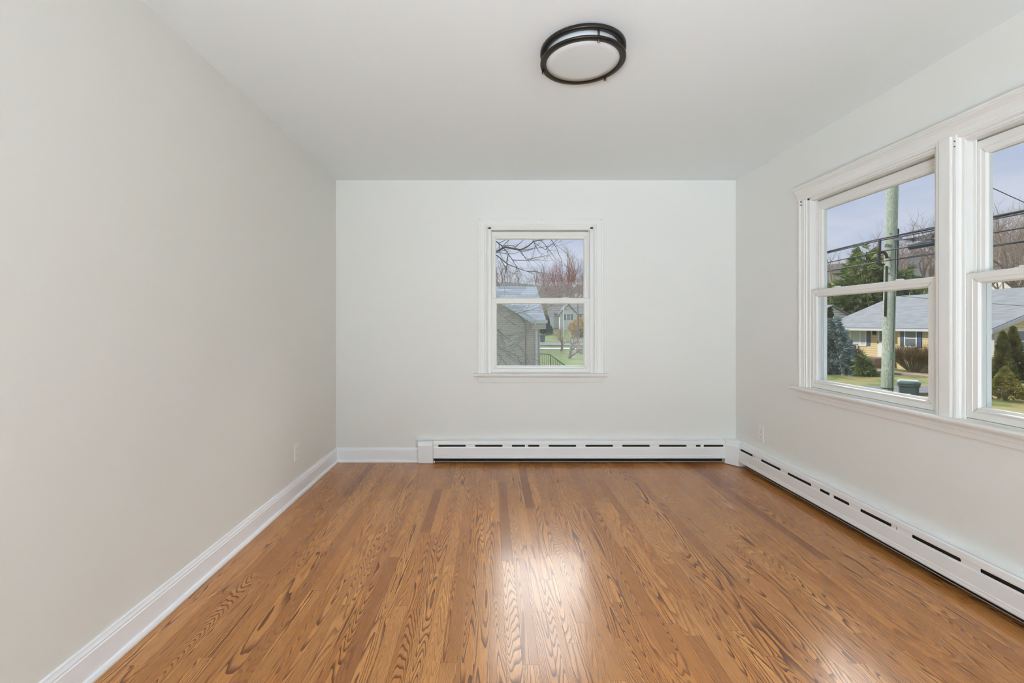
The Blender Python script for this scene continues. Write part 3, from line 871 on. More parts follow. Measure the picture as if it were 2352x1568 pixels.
# bare wood on the hillside: a few different trees, copied
rng = random.Random(5)
protos = []
for k in range(4):
    protos.append(bare_tree((0, 0, 0), 9.0, 'grey bare tree in the wood on the hillside behind the yellow house', None if k < 3 else None, 31 + k, 0.85, 0.12, 6, 'bare trees on the hillside', 0.24, kids=(2, 4), rmin=1.25, single=True))
spots = []
for k in range(34):
    px = 1880 + (2640 - 1880) * (k + rng.random() * 0.8) / 34
    yy = rng.uniform(56, 74) if px < 2200 else rng.uniform(34, 52)
    spots.append((px, yy))
for k in range(14):
    px = 2270 + rng.random() * 300; spots.append((px, rng.uniform(30, 44)))
for k, (px, yy) in enumerate(spots):
    v = at(px, 700, yy)
    if v.x < 36: v.x = 36 + rng.random() * 3
    o = protos[k] if k < 4 else copy_tree(protos[k % 4])
    # heights follow the skyline, climbing to the right
    top = 560 - (px - 1900) * 0.36 if px < 2200 else 440 - (px - 2200) * 0.05
    top += rng.uniform(-8, 40)
    zt = H + (745 - top) * v.y / F
    z0 = gz(v.x, v.y)
    s = max(4.5, zt - z0) / 9.0
    o.location = (v.x, v.y, z0); o.rotation_euler = (0, 0, rng.random() * TAU); o.scale = (s, s, s)

# ------------------------------------------------------------------ yellow house across the street
yellow_m = striped_mat('yellow_clapboard', lin(236, 216, 168), lin(160, 142, 108), 0.145, 0.16)
ywhite_m = mat('house_white_trim', lin(236, 236, 236), 0.5)
roof_m = shingle_mat('grey_asphalt_shingles', lin(138, 143, 148), 0.09, 0.5, 1, 2, 0.9, 0.2)
shut_m = mat('slate_blue_shutter', lin(84, 102, 126), 0.6)
dglass_m = mat('dark_window_glass', lin(112, 122, 130), 0.12, spec=0.8)
curt_m = mat('pale_curtain', lin(196, 204, 204), 0.7)
iron_m = mat('black_iron', lin(46, 42, 40), 0.6)
yh = empty('house', (28.8, 27.7, -1.5))
tag(yh, 'pale yellow clapboard house with grey gable roof across the street', 'house')
def sub(b, name, m, parent, bevel=0.0):
    """build in world coordinates under a root that sits elsewhere"""
    o = b.build(name, m, parent, bevel)
    r = parent
    while r.parent: r = r.parent
    if o.parent == r: o.matrix_parent_inverse = Matrix.Translation(r.location).inverted()
    return o
XF, XG, XB = 25.0, 24.4, 33.4
Y0, Y1, YM = 22.3, 33.1, 27.6
ZE, ZR_, ZG = 1.05, 3.12, -1.55
xr = (XG + XB) / 2 + 0.3
b = MB(); b.box((XF, Y0, ZG), (XB, Y1, ZE)); b.box((XG, Y0, ZG), (XF + 0.01, YM, ZE))
# gable triangles
b.loft([[(XG, Y0, ZE), (XB, Y0, ZE), (xr, Y0, ZR_ - 0.12)], [(XG, Y1, ZE), (XB, Y1, ZE), (xr, Y1, ZR_ - 0.12)]])
sub(b, 'wall', yellow_m, yh)
b = MB()
ov = 0.32
for sx, xe in ((-1, XG - 0.45), (1, XB + 0.45)):
    sl_ = (ZR_ - ZE) / (xr - XG)
    ze = ZE - 0.45 * sl_ + 0.03
    b.loft([[(xe, Y0 - ov, ze), (xr, Y0 - ov, ZR_), (xr, Y0 - ov, ZR_ + 0.1), (xe, Y0 - ov, ze + 0.1)], [(xe, Y1 + ov, ze), (xr, Y1 + ov, ZR_), (xr, Y1 + ov, ZR_ + 0.1), (xe, Y1 + ov, ze + 0.1)]])
sub(b, 'roof', roof_m, yh)
b = MB()
for y in (Y0 - ov - 0.03, Y1 + ov):          # rake boards
    b.loft([[(XG - 0.47, y, ZE - 0.33), (xr, y, ZR_ - 0.12), (xr, y, ZR_ + 0.08), (XG - 0.47, y, ZE - 0.13)], [(XG - 0.47, y + 0.03, ZE - 0.33), (xr, y + 0.03, ZR_ - 0.12), (xr, y + 0.03, ZR_ + 0.08), (XG - 0.47, y + 0.03, ZE - 0.13)]])
b.box((XG - 0.50, Y0 - ov, ZE - 0.26), (XG - 0.42, Y1 + ov, ZE - 0.12))
b.box((XG - 0.01, Y0 - 0.012, ZG), (XG + 0.10, Y0 + 0.1, ZE - 0.1))
sub(b, 'fascia', mat('grey_white_fascia', lin(206, 208, 210), 0.5), yh)

def house_window(root, side, a0, a1, z0, z1, pane=dglass_m, at_=0.0, cols=(), rail=True):
    """window on a wall facing -x ('x') or -y ('y'); at_ is the wall plane"""
    def B(b, u0, u1, d0, d1, w0, w1):
        if side == 'x': b.box((at_ - d1, u0, w0), (at_ - d0, u1, w1))
        else: b.box((u0, at_ - d1, w0), (u1, at_ - d0, w1))
    f = 0.07
    b = MB(); B(b, a0 - f, a1 + f, 0, 0.05, z1, z1 + f); B(b, a0 - f, a1 + f, 0, 0.07, z0 - f, z0); B(b, a0 - f, a0, 0, 0.05, z0, z1); B(b, a1, a1 + f, 0, 0.05, z0, z1)
    if rail: B(b, a0, a1, 0, 0.045, (z0 + z1) / 2 - 0.025, (z0 + z1) / 2 + 0.025)
    for c in cols: B(b, c - 0.05, c + 0.05, 0, 0.048, z0, z1)
    w = sub(b, 'window', ywhite_m, root)
    b = MB(); B(b, a0, a1, 0.0, 0.02, z0, z1)
    o = b.build('pane', pane, w)
    return w
def shutter(root, side, a0, a1, z0, z1, at_):
    b = MB()
    def B(u0, u1, d1, w0, w1):
        if side == 'x': b.box((at_ - d1, u0, w0), (at_, u1, w1))
        else: b.box((u0, at_ - d1, w0), (u1, at_, w1))
    B(a0, a1, 0.025, z0, z1)
    for e in (a0, a1 - 0.05): B(e, e + 0.05, 0.04, z0, z1)
    for k in range(14): B(a0 + 0.05, a1 - 0.05, 0.035, z0 + (z1 - z0) * (k + 0.3) / 14, z0 + (z1 - z0) * (k + 0.8) / 14)
    sub(b, 'shutter', shut_m, root)
yb_ = lambda px, x: F * x / (px - VX)
house_window(yh, 'x', yb_(1991, XF) + .05, yb_(1943, XF) - .05, -0.20, 0.78, curt_m, XF, (yb_(1955, XF), yb_(1977, XF)), False)
shutter(yh, 'x', yb_(1999, XF), yb_(1992, XF), -0.24, 0.82, XF); shutter(yh, 'x', yb_(1941, XF), yb_(1935.5, XF), -0.24, 0.82, XF)
house_window(yh, 'x', yb_(2105, XG), yb_(2081, XG), -0.08, 0.84, dglass_m, XG)
shutter(yh, 'x', yb_(2118, XG), yb_(2107, XG), -0.14, 0.9, XG); shutter(yh, 'x', yb_(2079, XG), yb_(2069, XG), -0.14, 0.9, XG)
house_window(yh, 'y', 25.45, 26.5, -0.12, 0.86, dglass_m, Y0)
house_window(yh, 'y', 25.85, 26.4, -1.25, -0.85, dglass_m, Y0, (), False)
b = MB(); dy0, dy1 = yb_(2045, XF), yb_(2017, XF)
b.box((XF - 0.04, dy0, -0.9), (XF, dy1, 1.0)); dr = sub(b, 'door', ywhite_m, yh)
b = MB(); b.box((XF - 0.05, dy0 + .2, 0.1), (XF - 0.03, dy1 - .15, 0.8)); b.build('pane', dglass_m, dr)
b = MB(); b.tube([(XF - 0.09, dy1 - 0.07, -0.05), (XF - 0.09, dy1 - 0.07, 0.12)], 0.02, 6); b.build('handle', iron_m, dr)
b = MB(); ly = yb_(2011, XF); b.box((XF - 0.16, ly - 0.07, 0.50), (XF - 0.03, ly + 0.07, 0.78)); b.box((XF - 0.2, ly - 0.03, 0.78), (XF, ly + 0.03, 0.83)); sub(b, 'porch_light', iron_m, yh)
b = MB(); b.box((23.7, 28.4, ZG), (XF, 31.3, -0.92)); b.box((23.3, 28.7, ZG), (23.7, 29.9, -1.12)); b.box((22.9, 28.7, ZG), (23.3, 29.9, -1.32)); sub(b, 'stoop', brick_m, yh)
b = MB()
def rail(p, q, n, hgt):
    p, q = Vector(p), Vector(q); up = Vector((0, 0, hgt))
    b.tube([p + up, q + up], 0.025, 6); b.tube([p + up * 0.15, q + up * 0.15], 0.018, 6); b.tube([p + up * 0.6, q + up * 0.6], 0.012, 6)
    for k in range(n + 1):
        r_ = p.lerp(q, k / n); b.tube([r_, r_ + up], 0.022 if k in (0, n) else 0.011, 5)
rail((23.75, 30.0, -0.92), (23.75, 31.25, -0.92), 9, 0.72); rail((23.75, 31.25, -0.92), (XF - .05, 31.25, -0.92), 8, 0.72)
rail((22.9, 29.95, -1.45), (23.75, 29.95, -0.92), 6, 0.72)
sub(b, 'railing', iron_m, yh)
b = MB()
for dx in (-0.09, 0.09): b.tube([(25.45 + dx, Y0 - 0.03, 1.50), (25.45 + dx * 1.6, Y0 - 0.2, 1.44)], [0.04, 0.085], 10)
b.box((25.37, Y0 - 0.05, 1.46), (25.53, Y0, 1.54)); sub(b, 'floodlight', ywhite_m, yh)
b = MB(); b.tube([(25.25, Y0 - 0.03, 1.40), (24.98, Y0 - 0.03, 1.34), (24.84, Y0 - 0.03, 1.18), (24.80, Y0 - 0.03, 0.95), (24.80, Y0 - 0.03, -0.3)], 0.03, 8); sub(b, 'conduit', mat('grey_conduit', lin(176, 172, 160), 0.5), yh)
struct_walk = MB()
pts = [(22.6, 29.3), (21.9, 27.5), (22.0, 25.0), (22.4, 22.0), (23.0, 19.4)]
for (xa, ya2), (xb, yb2) in zip(pts, pts[1:]):
    struct_walk.loft([[(xa - .5, ya2, -1.6), (xa + .5, ya2, -1.6), (xa + .5, ya2, -1.40), (xa - .5, ya2, -1.40)], [(xb - .5, yb2, -1.6), (xb + .5, yb2, -1.6), (xb + .5, yb2, -1.40), (xb - .5, yb2, -1.40)]])
struct(struct_walk.build('front_walk', brick_m))

# white gabled neighbour behind it
def simple_house(loc_label, x0, x1, y0, y1, zg, ze, zr, wall_mat_, roof_mat_, ridge='y', label='', ov=0.3):
    root = empty('house', ((x0 + x1) / 2, (y0 + y1) / 2, zg)); tag(root, label, 'house')
    b = MB(); b.box((x0, y0, zg), (x1, y1, ze))
    if ridge == 'y':
        xm = (x0 + x1) / 2; b.loft([[(x0, y0, ze), (x1, y0, ze), (xm, y0, zr)], [(x0, y1, ze), (x1, y1, ze), (xm, y1, zr)]])
    else:
        ym = (y0 + y1) / 2; b.loft([[(x0, y0, ze), (x0, y1, ze), (x0, ym, zr)], [(x1, y0, ze), (x1, y1, ze), (x1, ym, zr)]])
    sub(b, 'wall', wall_mat_, root)
    b = MB()
    if ridge == 'y':
        k = (zr - ze) / (xm - x0)
        for s, xe in ((-1, x0 - ov), (1, x1 + ov)):
            b.loft([[(xe, y, ze - ov * k), (xm, y, zr), (xm, y, zr + .12), (xe, y, ze - ov * k + .12)] for y in (y0 - ov, y1 + ov)])
    else:
        k = (zr - ze) / (ym - y0)
        for s, ye in ((-1, y0 - ov), (1, y1 + ov)):
            b.loft([[(x, ye, ze - ov * k), (x, ym, zr), (x, ym, zr + .12), (x, ye, ze - ov * k + .12)] for x in (x0 - ov, x1 + ov)])
    sub(b, 'roof', roof_mat_, root)
    return root
white_sid = striped_mat('white_clapboard', lin(226, 230, 234), lin(120, 130, 142), 0.24, 0.3)
simple_house('', 30.4, 34.6, 44.0, 52.0, -1.0, 1.75, 2.95, white_sid, roof_m, 'y', 'white clapboard gable seen left of the yellow house roof')
plain_white = mat('white_house_siding', lin(226, 228, 222), 0.6, var=0.08, vscale=1.0)
simple_house('', 43.0, 50.0, 36.0, 44.0, gz(46, 40) - 0.5, 5.4, 6.6, plain_white, roof_m, 'x', 'white house up the hill behind the bare trees')
red_m = mat('brick_red_siding', lin(158, 92, 82), 0.8, var=0.15, vscale=2.0)
hh = at(2150, 622, 62.0)
simple_house('', hh.x + 3.6, hh.x + 8, 62, 66, gz(hh.x, 62) - 1.0, hh.z - 0.4, hh.z + 1.2, red_m, mat('dull_red_roof', lin(176, 92, 96), 0.8), 'x', 'small red-roofed house on the hill beyond the pines')

# parked cars far up the slope
def car(loc, rz, paint, label):
    root = empty('car', loc, rz); tag(root, label, 'car', 'cars parked up the slope')
    b = MB()
    body = [(-2.1, .35), (-2.1, .75), (-1.95, .88), (-1.3, .92), (-0.75, 1.38), (0.75, 1.40), (1.35, .95), (2.0, .82), (2.12, .65), (2.12, .35)]
    b.loft([[(x, s * .85, z) for x, z in body] for s in (-1, 1)]); b.build('body', paint, root, 0.06)
    b = MB(); gl = [(-1.12, .95), (-0.7, 1.33), (0.7, 1.34), (1.18, .97)]
    b.loft([[(x, s * .862, z) for x, z in gl] for s in (-1, 1)]); b.build('windows', dglass_m, root)
    for x in (-1.3, 1.35):
        for s in (-1, 1):
            b = MB(); b.tube([(x, s * .70, .33), (x, s * .87, .33)], .33, 14); b.build('wheel', mat('black_tyre', lin(40, 40, 42), 0.8), root)
    return root
for px, py, yy, m, lab in ((1956, 701, 56, mat('pale_blue_car_paint', lin(186, 200, 214), 0.3), 'pale blue car parked on the slope above the white gable'),
                           (1940, 698, 58, mat('white_car_paint', lin(232, 232, 230), 0.3), 'white car parked uphill behind the pale blue one')):
    v = at(px, py, yy); car((v.x, v.y, gz(v.x, v.y)), 1.2, m, lab)

# ------------------------------------------------------------------ utility pole, cables, wheeled bin
def wood_mat():
    m = bpy.data.materials.new('treated_pole_wood'); m.use_nodes = True
    g = NG(m.node_tree); b = m.node_tree.nodes['Principled BSDF']
    x, y, z = g.sep(g.pos())
    n = g.noise(g.comb(g.m('MULTIPLY', x, 6.0), g.m('MULTIPLY', y, 6.0), g.m('MULTIPLY', z, 0.8)), 2.2, 3, 0.6, 0.6)
    f = g.m('FRACT', g.m('MULTIPLY', n, 9.0))
    c = g.mix(g.ss(f, 0.3, 0.9), lin(188, 198, 182), lin(138, 148, 134))
    c = g.mix(g.m('MULTIPLY', g.ss(g.noise(g.comb(x, y, g.m('MULTIPLY', z, 0.2)), 5, 2), 0.4, 0.7), 0.5), c, lin(158, 168, 152))
    g.put(b.inputs['Base Color'], c); b.inputs['Roughness'].default_value = 0.9
    return m
pole_m = wood_mat(); cable_m = mat('black_cable', lin(46, 48, 52), 0.5); steel_m = mat('galvanised_steel', lin(150, 154, 158), 0.4, 0.7)
PX, PY = at(2036, 0, 12.4).x, 12.4
lean = 0.137 / 5.5
pz = lambda z: PX + (z + 1.5) * lean
up_ = empty('utility_pole', (PX, PY, -1.5)); tag(up_, 'weathered green-grey wooden utility pole across the lawn from the window', 'utility pole')
b = MB(); b.tube([(pz(z), PY, z) for z in (-1.6, 0, 2, 4, 6, 8.5)], [.136, .135, .133, .130, .127, .12], 28); sub(b, 'pole', pole_m, up_)
b = MB(); b.tube([(pz(z) + .02, PY - .135, z) for z in (-1.5, 0, 2, 3.4)], .008, 6); b.tube([(pz(z) + .125, PY - .07, z) for z in (2.6, 3.2, 3.75)], .022, 6); b.tube([(pz(z) - .14, PY - .04, z) for z in (1.4, 2.0, 2.75)], .028, 6); sub(b, 'ground_wire', cable_m, up_)
b = MB(); zb_ = H - (891 - 745) * 12.4 / F; b.tube([(pz(zb_), PY, zb_ - .012), (pz(zb_), PY, zb_ + .012)], .140, 28); sub(b, 'band', iron_m, up_)
for z in (3.62, 3.30, 2.92, 2.55):
    b = MB(); b.tube([(pz(z) - .11, PY - .08, z), (pz(z) - .13, PY - .15, z)], .016, 6); sub(b, 'bolt', steel_m, up_)
b = MB()
b.box((pz(3.5) - .03, PY - .19, 3.42), (pz(3.5) + .14, PY - .12, 3.52))
sub(b, 'cable_bracket', steel_m, up_)
zt_ = H - (817 - 745) * 12.4 / F
b = MB(); b.loft([[(pz(zt_) - .07 + .005 * k, PY - .140 - .004 * k, zt_ - .10), (pz(zt_) + .07, PY - .140 - .004 * k, zt_ - .10), (pz(zt_) + .065, PY - .140 - .004 * k, zt_ + .09), (pz(zt_) - .04, PY - .140 - .004 * k, zt_ + .11)] for k in (0, 1)]); sub(b, 'tag_plate', mat('faded_tag', lin(140, 160, 146), 0.6), up_)
b = MB()
cx, cz = pz(2.9) - .30, 2.95                                 # spare cable coil on the pole's left
pts = [(cx + .17 * math.cos(TAU * k / 20) * .7, PY - .1, cz + .17 * math.sin(TAU * k / 20)) for k in range(17)]
b.tube(pts, .035, 8); b.tube([(cx - .08, PY - .1, 3.45), (cx - .09, PY - .1, 3.2), (cx - .1, PY - .1, 2.95)], .04, 8); sub(b, 'cable_coil', cable_m, up_)

def cable(label, pts, r, sag=0.0, wrap=False):
    pts = [Vector(p) for p in pts]
    out = []
    for p, q in zip(pts, pts[1:]):
        for k in range(14):
            t = k / 14; v = p.lerp(q, t); v.z -= sag * 4 * t * (1 - t); out.append(v)
    out.append(pts[-1])
    b = MB(); b.tube(out, r, 6)
    if wrap:
        w = [v + Vector((0, 0, 0.035)) * math.cos(k * 2.1) + Vector((0.035, 0, 0)) * math.sin(k * 2.1) for k, v in enumerate(out)]
        b.tube(w, r * 0.5, 5)
    o = b.build('overhead_cable', cable_m); tag(o, label, 'cable', 'overhead cables along the street')
    return o
X_ = PX - 0.22
def zc(py, px): return H + (745 - py) * (F * X_ / (px - VX)) / F
def run(label, r, zL, zP, zRt, sag=0.05, wrap=False):
    cable(label, [(X_, 40, zL), (X_, PY, zP), (X_, -8, zRt)], r, sag, wrap)
run('thick wrapped cable, topmost of those passing the pole', .024, zc(584, 1901), zc(545, 2036), zc(499, 2285), 0.10, True)
run('thin cable just under the thick wrapped one', .014, zc(588, 1901), zc(549, 2036), zc(503, 2285), 0.12)
run('middle cable sagging over the pines at the pole', .016, zc(611, 1901), zc(575, 2036), zc(530, 2285), 0.10)
run('lowest cable passing the utility pole', .016, zc(626, 1901), zc(598, 2036), zc(558, 2285), 0.10, True)
e0 = Vector((pz(6.2), PY, H + (745 - 326) * PY / F)); e1 = at(2600, 572, 15.6)
cable('slanting service wire dropping to the right in the near window', [e0, e1], .012, 0.05)
cable('thin wire crossing the yellow house roof', [at(1700, 640, 21.0), at(2560, 715, 19.5)], .010, 0.15)
sp = empty('splice_case', at(2118, 561, 11.35)); tag(sp, 'black cable splice case hanging right of the utility pole', 'splice case')
b = MB(); b.tube([(0, -.34, -.02), (0, -.31, 0), (0, .31, 0), (0, .34, -.02)], [.05, .085, .085, .05], 14); b.build('body', cable_m, sp)
for s in (-.24, .24):
    b = MB(); b.tube([(0, s, .08), (0, s, .20)], .012, 6); b.build('hanger', steel_m, sp)
b = MB()
for k in range(5): b.tube([(0.02 * k - .04, -.5, .18 + .02 * k), (0.03, -.2, .10 + .03 * k), (-.03, .2, .12 + .02 * k), (0.02, .55, .22)], .010, 5)
b.build('cable_tail', cable_m, sp)

wb = empty('wheeled_bin', (at(2087, 0, 12.7).x, 12.7, -1.42)); wb.rotation_euler = (0, 0, -0.72); wb.scale = (0.78, 0.78, 1.0)
tag(wb, 'dark green wheeled trash bin standing at the street edge', 'bin')
bin_m = mat('dark_green_plastic', lin(66, 84, 82), 0.5)
def rr(hx, hy, z, r=.05):
    pts = []
    for cx_, cy_, a0_ in ((hx - r, hy - r, 0), (-hx + r, hy - r, 90), (-hx + r, -hy + r, 180), (hx - r, -hy + r, 270)):
        for k in range(4):
            a = math.radians(a0_ + 30 * k); pts.append((cx_ + r * math.cos(a), cy_ + r * math.sin(a), z))
    return pts
b = MB(); b.loft([rr(.23, .24, .06), rr(.25, .27, .45), rr(.27, .30, .90), rr(.30, .33, .905), rr(.30, .33, .97), rr(.27, .30, .98)]); b.build('body', bin_m, wb)
b = MB(); b.loft([rr(.315, .345, .975), rr(.32, .35, 1.0), rr(.31, .34, 1.03), rr(.25, .28, 1.06)]); b.build('lid', mat('faded_green_plastic', lin(96, 118, 114), 0.5), wb)
b = MB(); b.tube([(-.22, .37, .93), (.22, .37, .93)], .018, 8); b.build('handle', bin_m, wb)
for s in (-1, 1):
    b = MB(); b.tube([(s * .22, .25, .12), (s * .29, .25, .12)], .12, 16); b.build('wheel', mat('black_tyre', (0.02, 0.02, 0.02, 1), 0.8), wb)
b = MB(); b.box((-.08, -.292, .68), (.08, -.270, .72)); b.box((-.115, -.275, .44), (.115, -.250, .62)); dk = b.build('front_recess', mat('bin_recess', lin(44, 54, 54), 0.7), wb)
b = MB(); b.tube([(-.10, -.290, .46), (.10, -.290, .46)], .012, 6); b.build('catch_bar', mat('worn_white_print', lin(196, 206, 202), 0.5), wb)
b = MB(); b.box((-.06, -.296, .695), (.06, -.291, .715)); b.build('worn_print', MATS['worn_white_print'], wb)

# ------------------------------------------------------------------ seen through the back window: the beige neighbour
beige_m = striped_mat('beige_clapboard', lin(198, 182, 164), lin(118, 110, 100), 0.096, 0.16)
shing_m = shingle_mat('blue_grey_shingles', lin(142, 150, 160), 0.12, 0.75, 0, 2)
bh = empty('house', (0, 24, -1.5)); tag(bh, 'beige clapboard house with blue-grey shingle roof outside the back window', 'house')
YW = 20.0; zE = at(0, 738, YW).z; xe = at(1239, 0, YW).x
gx = at(1222, 0, YW).x; slope = (738 - 693) / (1225 - 1152)
apex_x = gx - 3.6; apex_z = zE + 3.6 * slope
b = MB()
b.box((apex_x * 2 - gx, YW, -1.6), (xe, YW + 9, zE))
b.loft([[(2 * apex_x - gx, y, zE), (gx, y, zE), (apex_x, y, apex_z)] for y in (YW, YW + 2.2)])
sub(b, 'wall', beige_m, bh)
b = MB(); ry = 24.4; zr = at(0, 662, ry).z
xr0, xr1 = -9.0, at(1241, 0, ry).x
b.loft([[(x, YW + 0.15, zE - 0.05), (x, ry, zr), (x, ry, zr + .1), (x, YW + 0.15, zE + .05)] for x in (xr0, at(1255, 0, YW).x)])
b.loft([[(x, ry + 4.4, zE - 0.05), (x, ry, zr), (x, ry, zr + .1), (x, ry + 4.4, zE + .05)] for x in (xr0, at(1255, 0, YW).x)])
# gable wing roof
for s in (-1, 1):
    xo = apex_x + s * 3.75
    b.loft([[(xo, y, zE - .05), (apex_x, y, apex_z + .05), (apex_x, y, apex_z + .15), (xo, y, zE + .05)] for y in (YW - 0.28, YW + 2.6)])
sub(b, 'roof', shing_m, bh)
white_alu = mat('pale_grey_aluminium', lin(206, 210, 218), 0.45)
b = MB()
for s in (-1, 1):
    xo = apex_x + s * 3.75
    b.loft([[(xo, y, zE - .17), (apex_x, y, apex_z - .09), (apex_x, y, apex_z + .12), (xo, y, zE + .04)] for y in (YW - .30, YW - .26)])
sub(b, 'rake_board', white_alu, bh)
b = MB(); gx1 = at(1257, 0, YW - .2).x
b.prism([(YW - .30, zE - .08), (YW - .10, zE - .08), (YW - .10, zE + .07), (YW - .32, zE + .07), (YW - .32, zE + .02)], 'x', gx - .08, gx1); sub(b, 'gutter', white_alu, bh)
b = MB(); b.box((gx, YW - .22, zE - .34), (at(1253, 0, YW).x, YW + 3.0, zE - .08)); sub(b, 'eave_return', beige_m, bh)
b = MB(); xd = at(1232, 0, YW).x
b.box((xd - .045, YW - .10, -1.4), (xd + .045, YW - .03, zE - .1)); b.box((xd - .055, YW - .11, -.28), (xd + .055, YW - .02, -.24)); sub(b, 'downspout', white_alu, bh)
b = MB(); b.box((at(1236, 0, YW).x, YW - .012, -1.6), (xe + .012, YW + .1, zE - .3)); sub(b, 'corner_board', mat('tan_corner_board', lin(168, 158, 144), 0.7), bh)
b = MB(); pp = [at(px, py, YW - .04) for px, py in ((1158, 703), (1175, 714), (1190, 723), (1201, 733), (1206.5, 745), (1208, 760), (1208, 800), (1207, 850))]
b.tube(pp, .028, 8); sub(b, 'conduit', mat('rusty_brown_conduit', lin(142, 112, 96), 0.7), bh)

# near tree at the neighbour's corner: limbs crossing the back window
nt = empty('bare_tree', (-1.3, 8.6, gz(-1.3, 8.6))); tag(nt, 'near bare tree whose limbs cross the left of the back window', 'tree')
rng = random.Random(77); bt, bw = MB(), MB()
T0 = Vector((-1.3, 8.6, -1.6))
trunk = [T0, Vector((-1.32, 8.62, 0)), Vector((-1.25, 8.6, 1.6)), Vector((-1.15, 8.5, 2.7)), Vector((-1.0, 8.5, 3.8))]
bt.tube(trunk, [.16, .14, .12, .09, .06], 10)
def limb(pts, r0, r1, density, L, up=0.3):
    P = [Vector(p) for p in pts]
    n = len(P)
    bt.tube(P, [0.78 * (r0 + (r1 - r0) * k / (n - 1)) for k in range(n)], 6)
    for a, c_ in zip(P, P[1:]):
        for k in range(max(1, int((c_ - a).length * density))):
            q = a.lerp(c_, rng.random()); d = (c_ - a).normalized()
            d = (d * 0.6 + rnd_perp(d, rng) * rng.uniform(.4, 1) + Vector((0, 0, up * rng.uniform(-.2, 1)))).normalized()
            grow(bt, bw, q, d, L * rng.uniform(.5, 1.2), .0075, 2, rng, 0.75, 0.1, (3, 4), 0.62)
limb([trunk[2], at(1100, 600, 8.5), at(1142, 577, 8.6), at(1160, 567, 8.7), at(1195, 574, 8.7), at(1212, 566, 8.8), at(1226, 554, 8.8), at(1255, 549, 8.9), at(1292, 546, 9.0)], .035, .008, 9, .55)
limb([trunk[3], at(1120, 540, 8.4), at(1150, 562, 8.5), at(1166, 580, 8.6), at(1195, 625, 8.7)], .022, .006, 8, .5)
limb([at(1195, 574, 8.7), at(1206, 592, 8.7), at(1218, 603, 8.7)], .008, .004, 7, .35)
limb([trunk[2], at(1110, 575, 8.3), at(1142, 587, 8.3), at(1165, 606, 8.3), at(1190, 616, 8.4), at(1225, 628, 8.5)], .024, .006, 6, .45)
limb([at(1226, 556, 8.8), at(1250, 572, 8.9), at(1265, 575, 8.9)], .008, .004, 7, .35)
limb([trunk[1], at(1120, 745, 8.2), at(1142, 757, 8.2), at(1168, 778, 8.3), at(1190, 793, 8.4), at(1205, 803, 8.5)], .022, .006, 9, .55, 0.1)
limb([trunk[1], at(1125, 800, 8.0), at(1142, 812, 8.0), at(1165, 838, 8.0)], .015, .005, 9, .5, 0.2)
limb([trunk[1], at(1120, 705, 8.2), at(1142, 716, 8.2), at(1160, 730, 8.2), at(1185, 748, 8.3)], .010, .004, 10, .45, 0.2)
limb([trunk[1], at(1125, 770, 8.1), at(1150, 800, 8.1), at(1185, 815, 8.2), at(1200, 826, 8.2)], .012, .004, 10, .5, 0.2)
o = bt.build('trunk', mat('dark_branch_bark', lin(92, 88, 84), 0.95), nt); o.matrix_parent_inverse = Matrix.Translation(nt.location).inverted()
o = bw.build('twigs', mat('pale_branch_twigs', lin(118, 110, 102), 0.95), nt); o.matrix_parent_inverse = Matrix.Translation(nt.location).inverted()

# stair railing beside the neighbour
ir = empty('iron_railing', at(1250, 0, 24.0) * 1.0); ir.location.z = -1.5; tag(ir, 'dark green iron railing stepping down beside the beige house', 'railing')
b = MB()
ra, rb_, rc_ = at(1236, 812, 24.5), at(1264, 814, 24.0), at(1306, 845, 22.5)
b.tube([ra, rb_, rc_], .025, 6)
lo = [Vector((p.x, p.y, max(-1.45, p.z - .95))) for p in (ra, rb_, rc_)]
b.tube([v + Vector((0, 0, .08)) for v in lo], .018, 6)
for (p, q), (pl, ql), n in (((ra, rb_), (lo[0], lo[1]), 6), ((rb_, rc_), (lo[1], lo[2]), 10)):
    for k in range(n + 1): b.tube([p.lerp(q, k / n), pl.lerp(ql, k / n)], .024 if k in (0, n) else .012, 5)
sub(b, 'balusters', mat('dark_green_iron', lin(74, 82, 70), 0.6), ir)

# two small pruned trees on the lawn, flagpole, bin, far pole, forsythia
def orchard(px, py, yy, h_, lab, seed):
    v = at(px, py, yy); v.z = gz(v.x, v.y)
    return bare_tree(tuple(v), h_, lab, redtwig_m, seed, 1.35, 0.04, 5, 'small pruned trees on the lawn', 0.26, kids=(3, 4), rmin=2.4)
orchard(1289, 803, 46, 2.7, 'left of the two small pruned trees, farther back on the lawn', 61)
orchard(1307, 820, 36.5, 2.8, 'right of the two small pruned trees, nearer the window', 62)
v = at(1295, 808, 44); b = MB(); b.tube([(0, 0, -.1), (0, 0, 4.2)], .03, 8); b.tube([(0, 0, 4.2), (0, 0, 4.32)], .06, 8)
fp = b.build('flagpole', ywhite_m); fp.location = (v.x, v.y, gz(v.x, v.y)); tag(fp, 'thin white pole between the two small pruned trees', 'pole')
v = at(1246, 780, 70); tb = empty('trash_bin', (v.x, v.y, gz(v.x, v.y))); tag(tb, 'dark blue-grey bin far off beside the beige house corner', 'bin')
b = MB(); b.loft([rr(.30, .32, 0), rr(.38, .42, 1.0)]); b.build('body', mat('blue_grey_plastic', lin(76, 86, 100), 0.6), tb)
b = MB(); b.loft([rr(.41, .45, 1.0), rr(.40, .44, 1.08)]); b.build('lid', mat('blue_grey_plastic', (0, 0, 0, 1)), tb)
v = at(1327, 788, 67); fpz = gz(v.x, v.y)
fu = empty('utility_pole', (v.x, v.y, fpz)); tag(fu, 'brown utility pole far beyond the small trees, right in back window', 'utility pole')
b = MB(); b.tube([(0, 0, -.2), (0, 0, 9.2)], [.15, .11], 12); b.build('pole', mat('brown_pole_wood', lin(140, 122, 104), 0.9), fu)
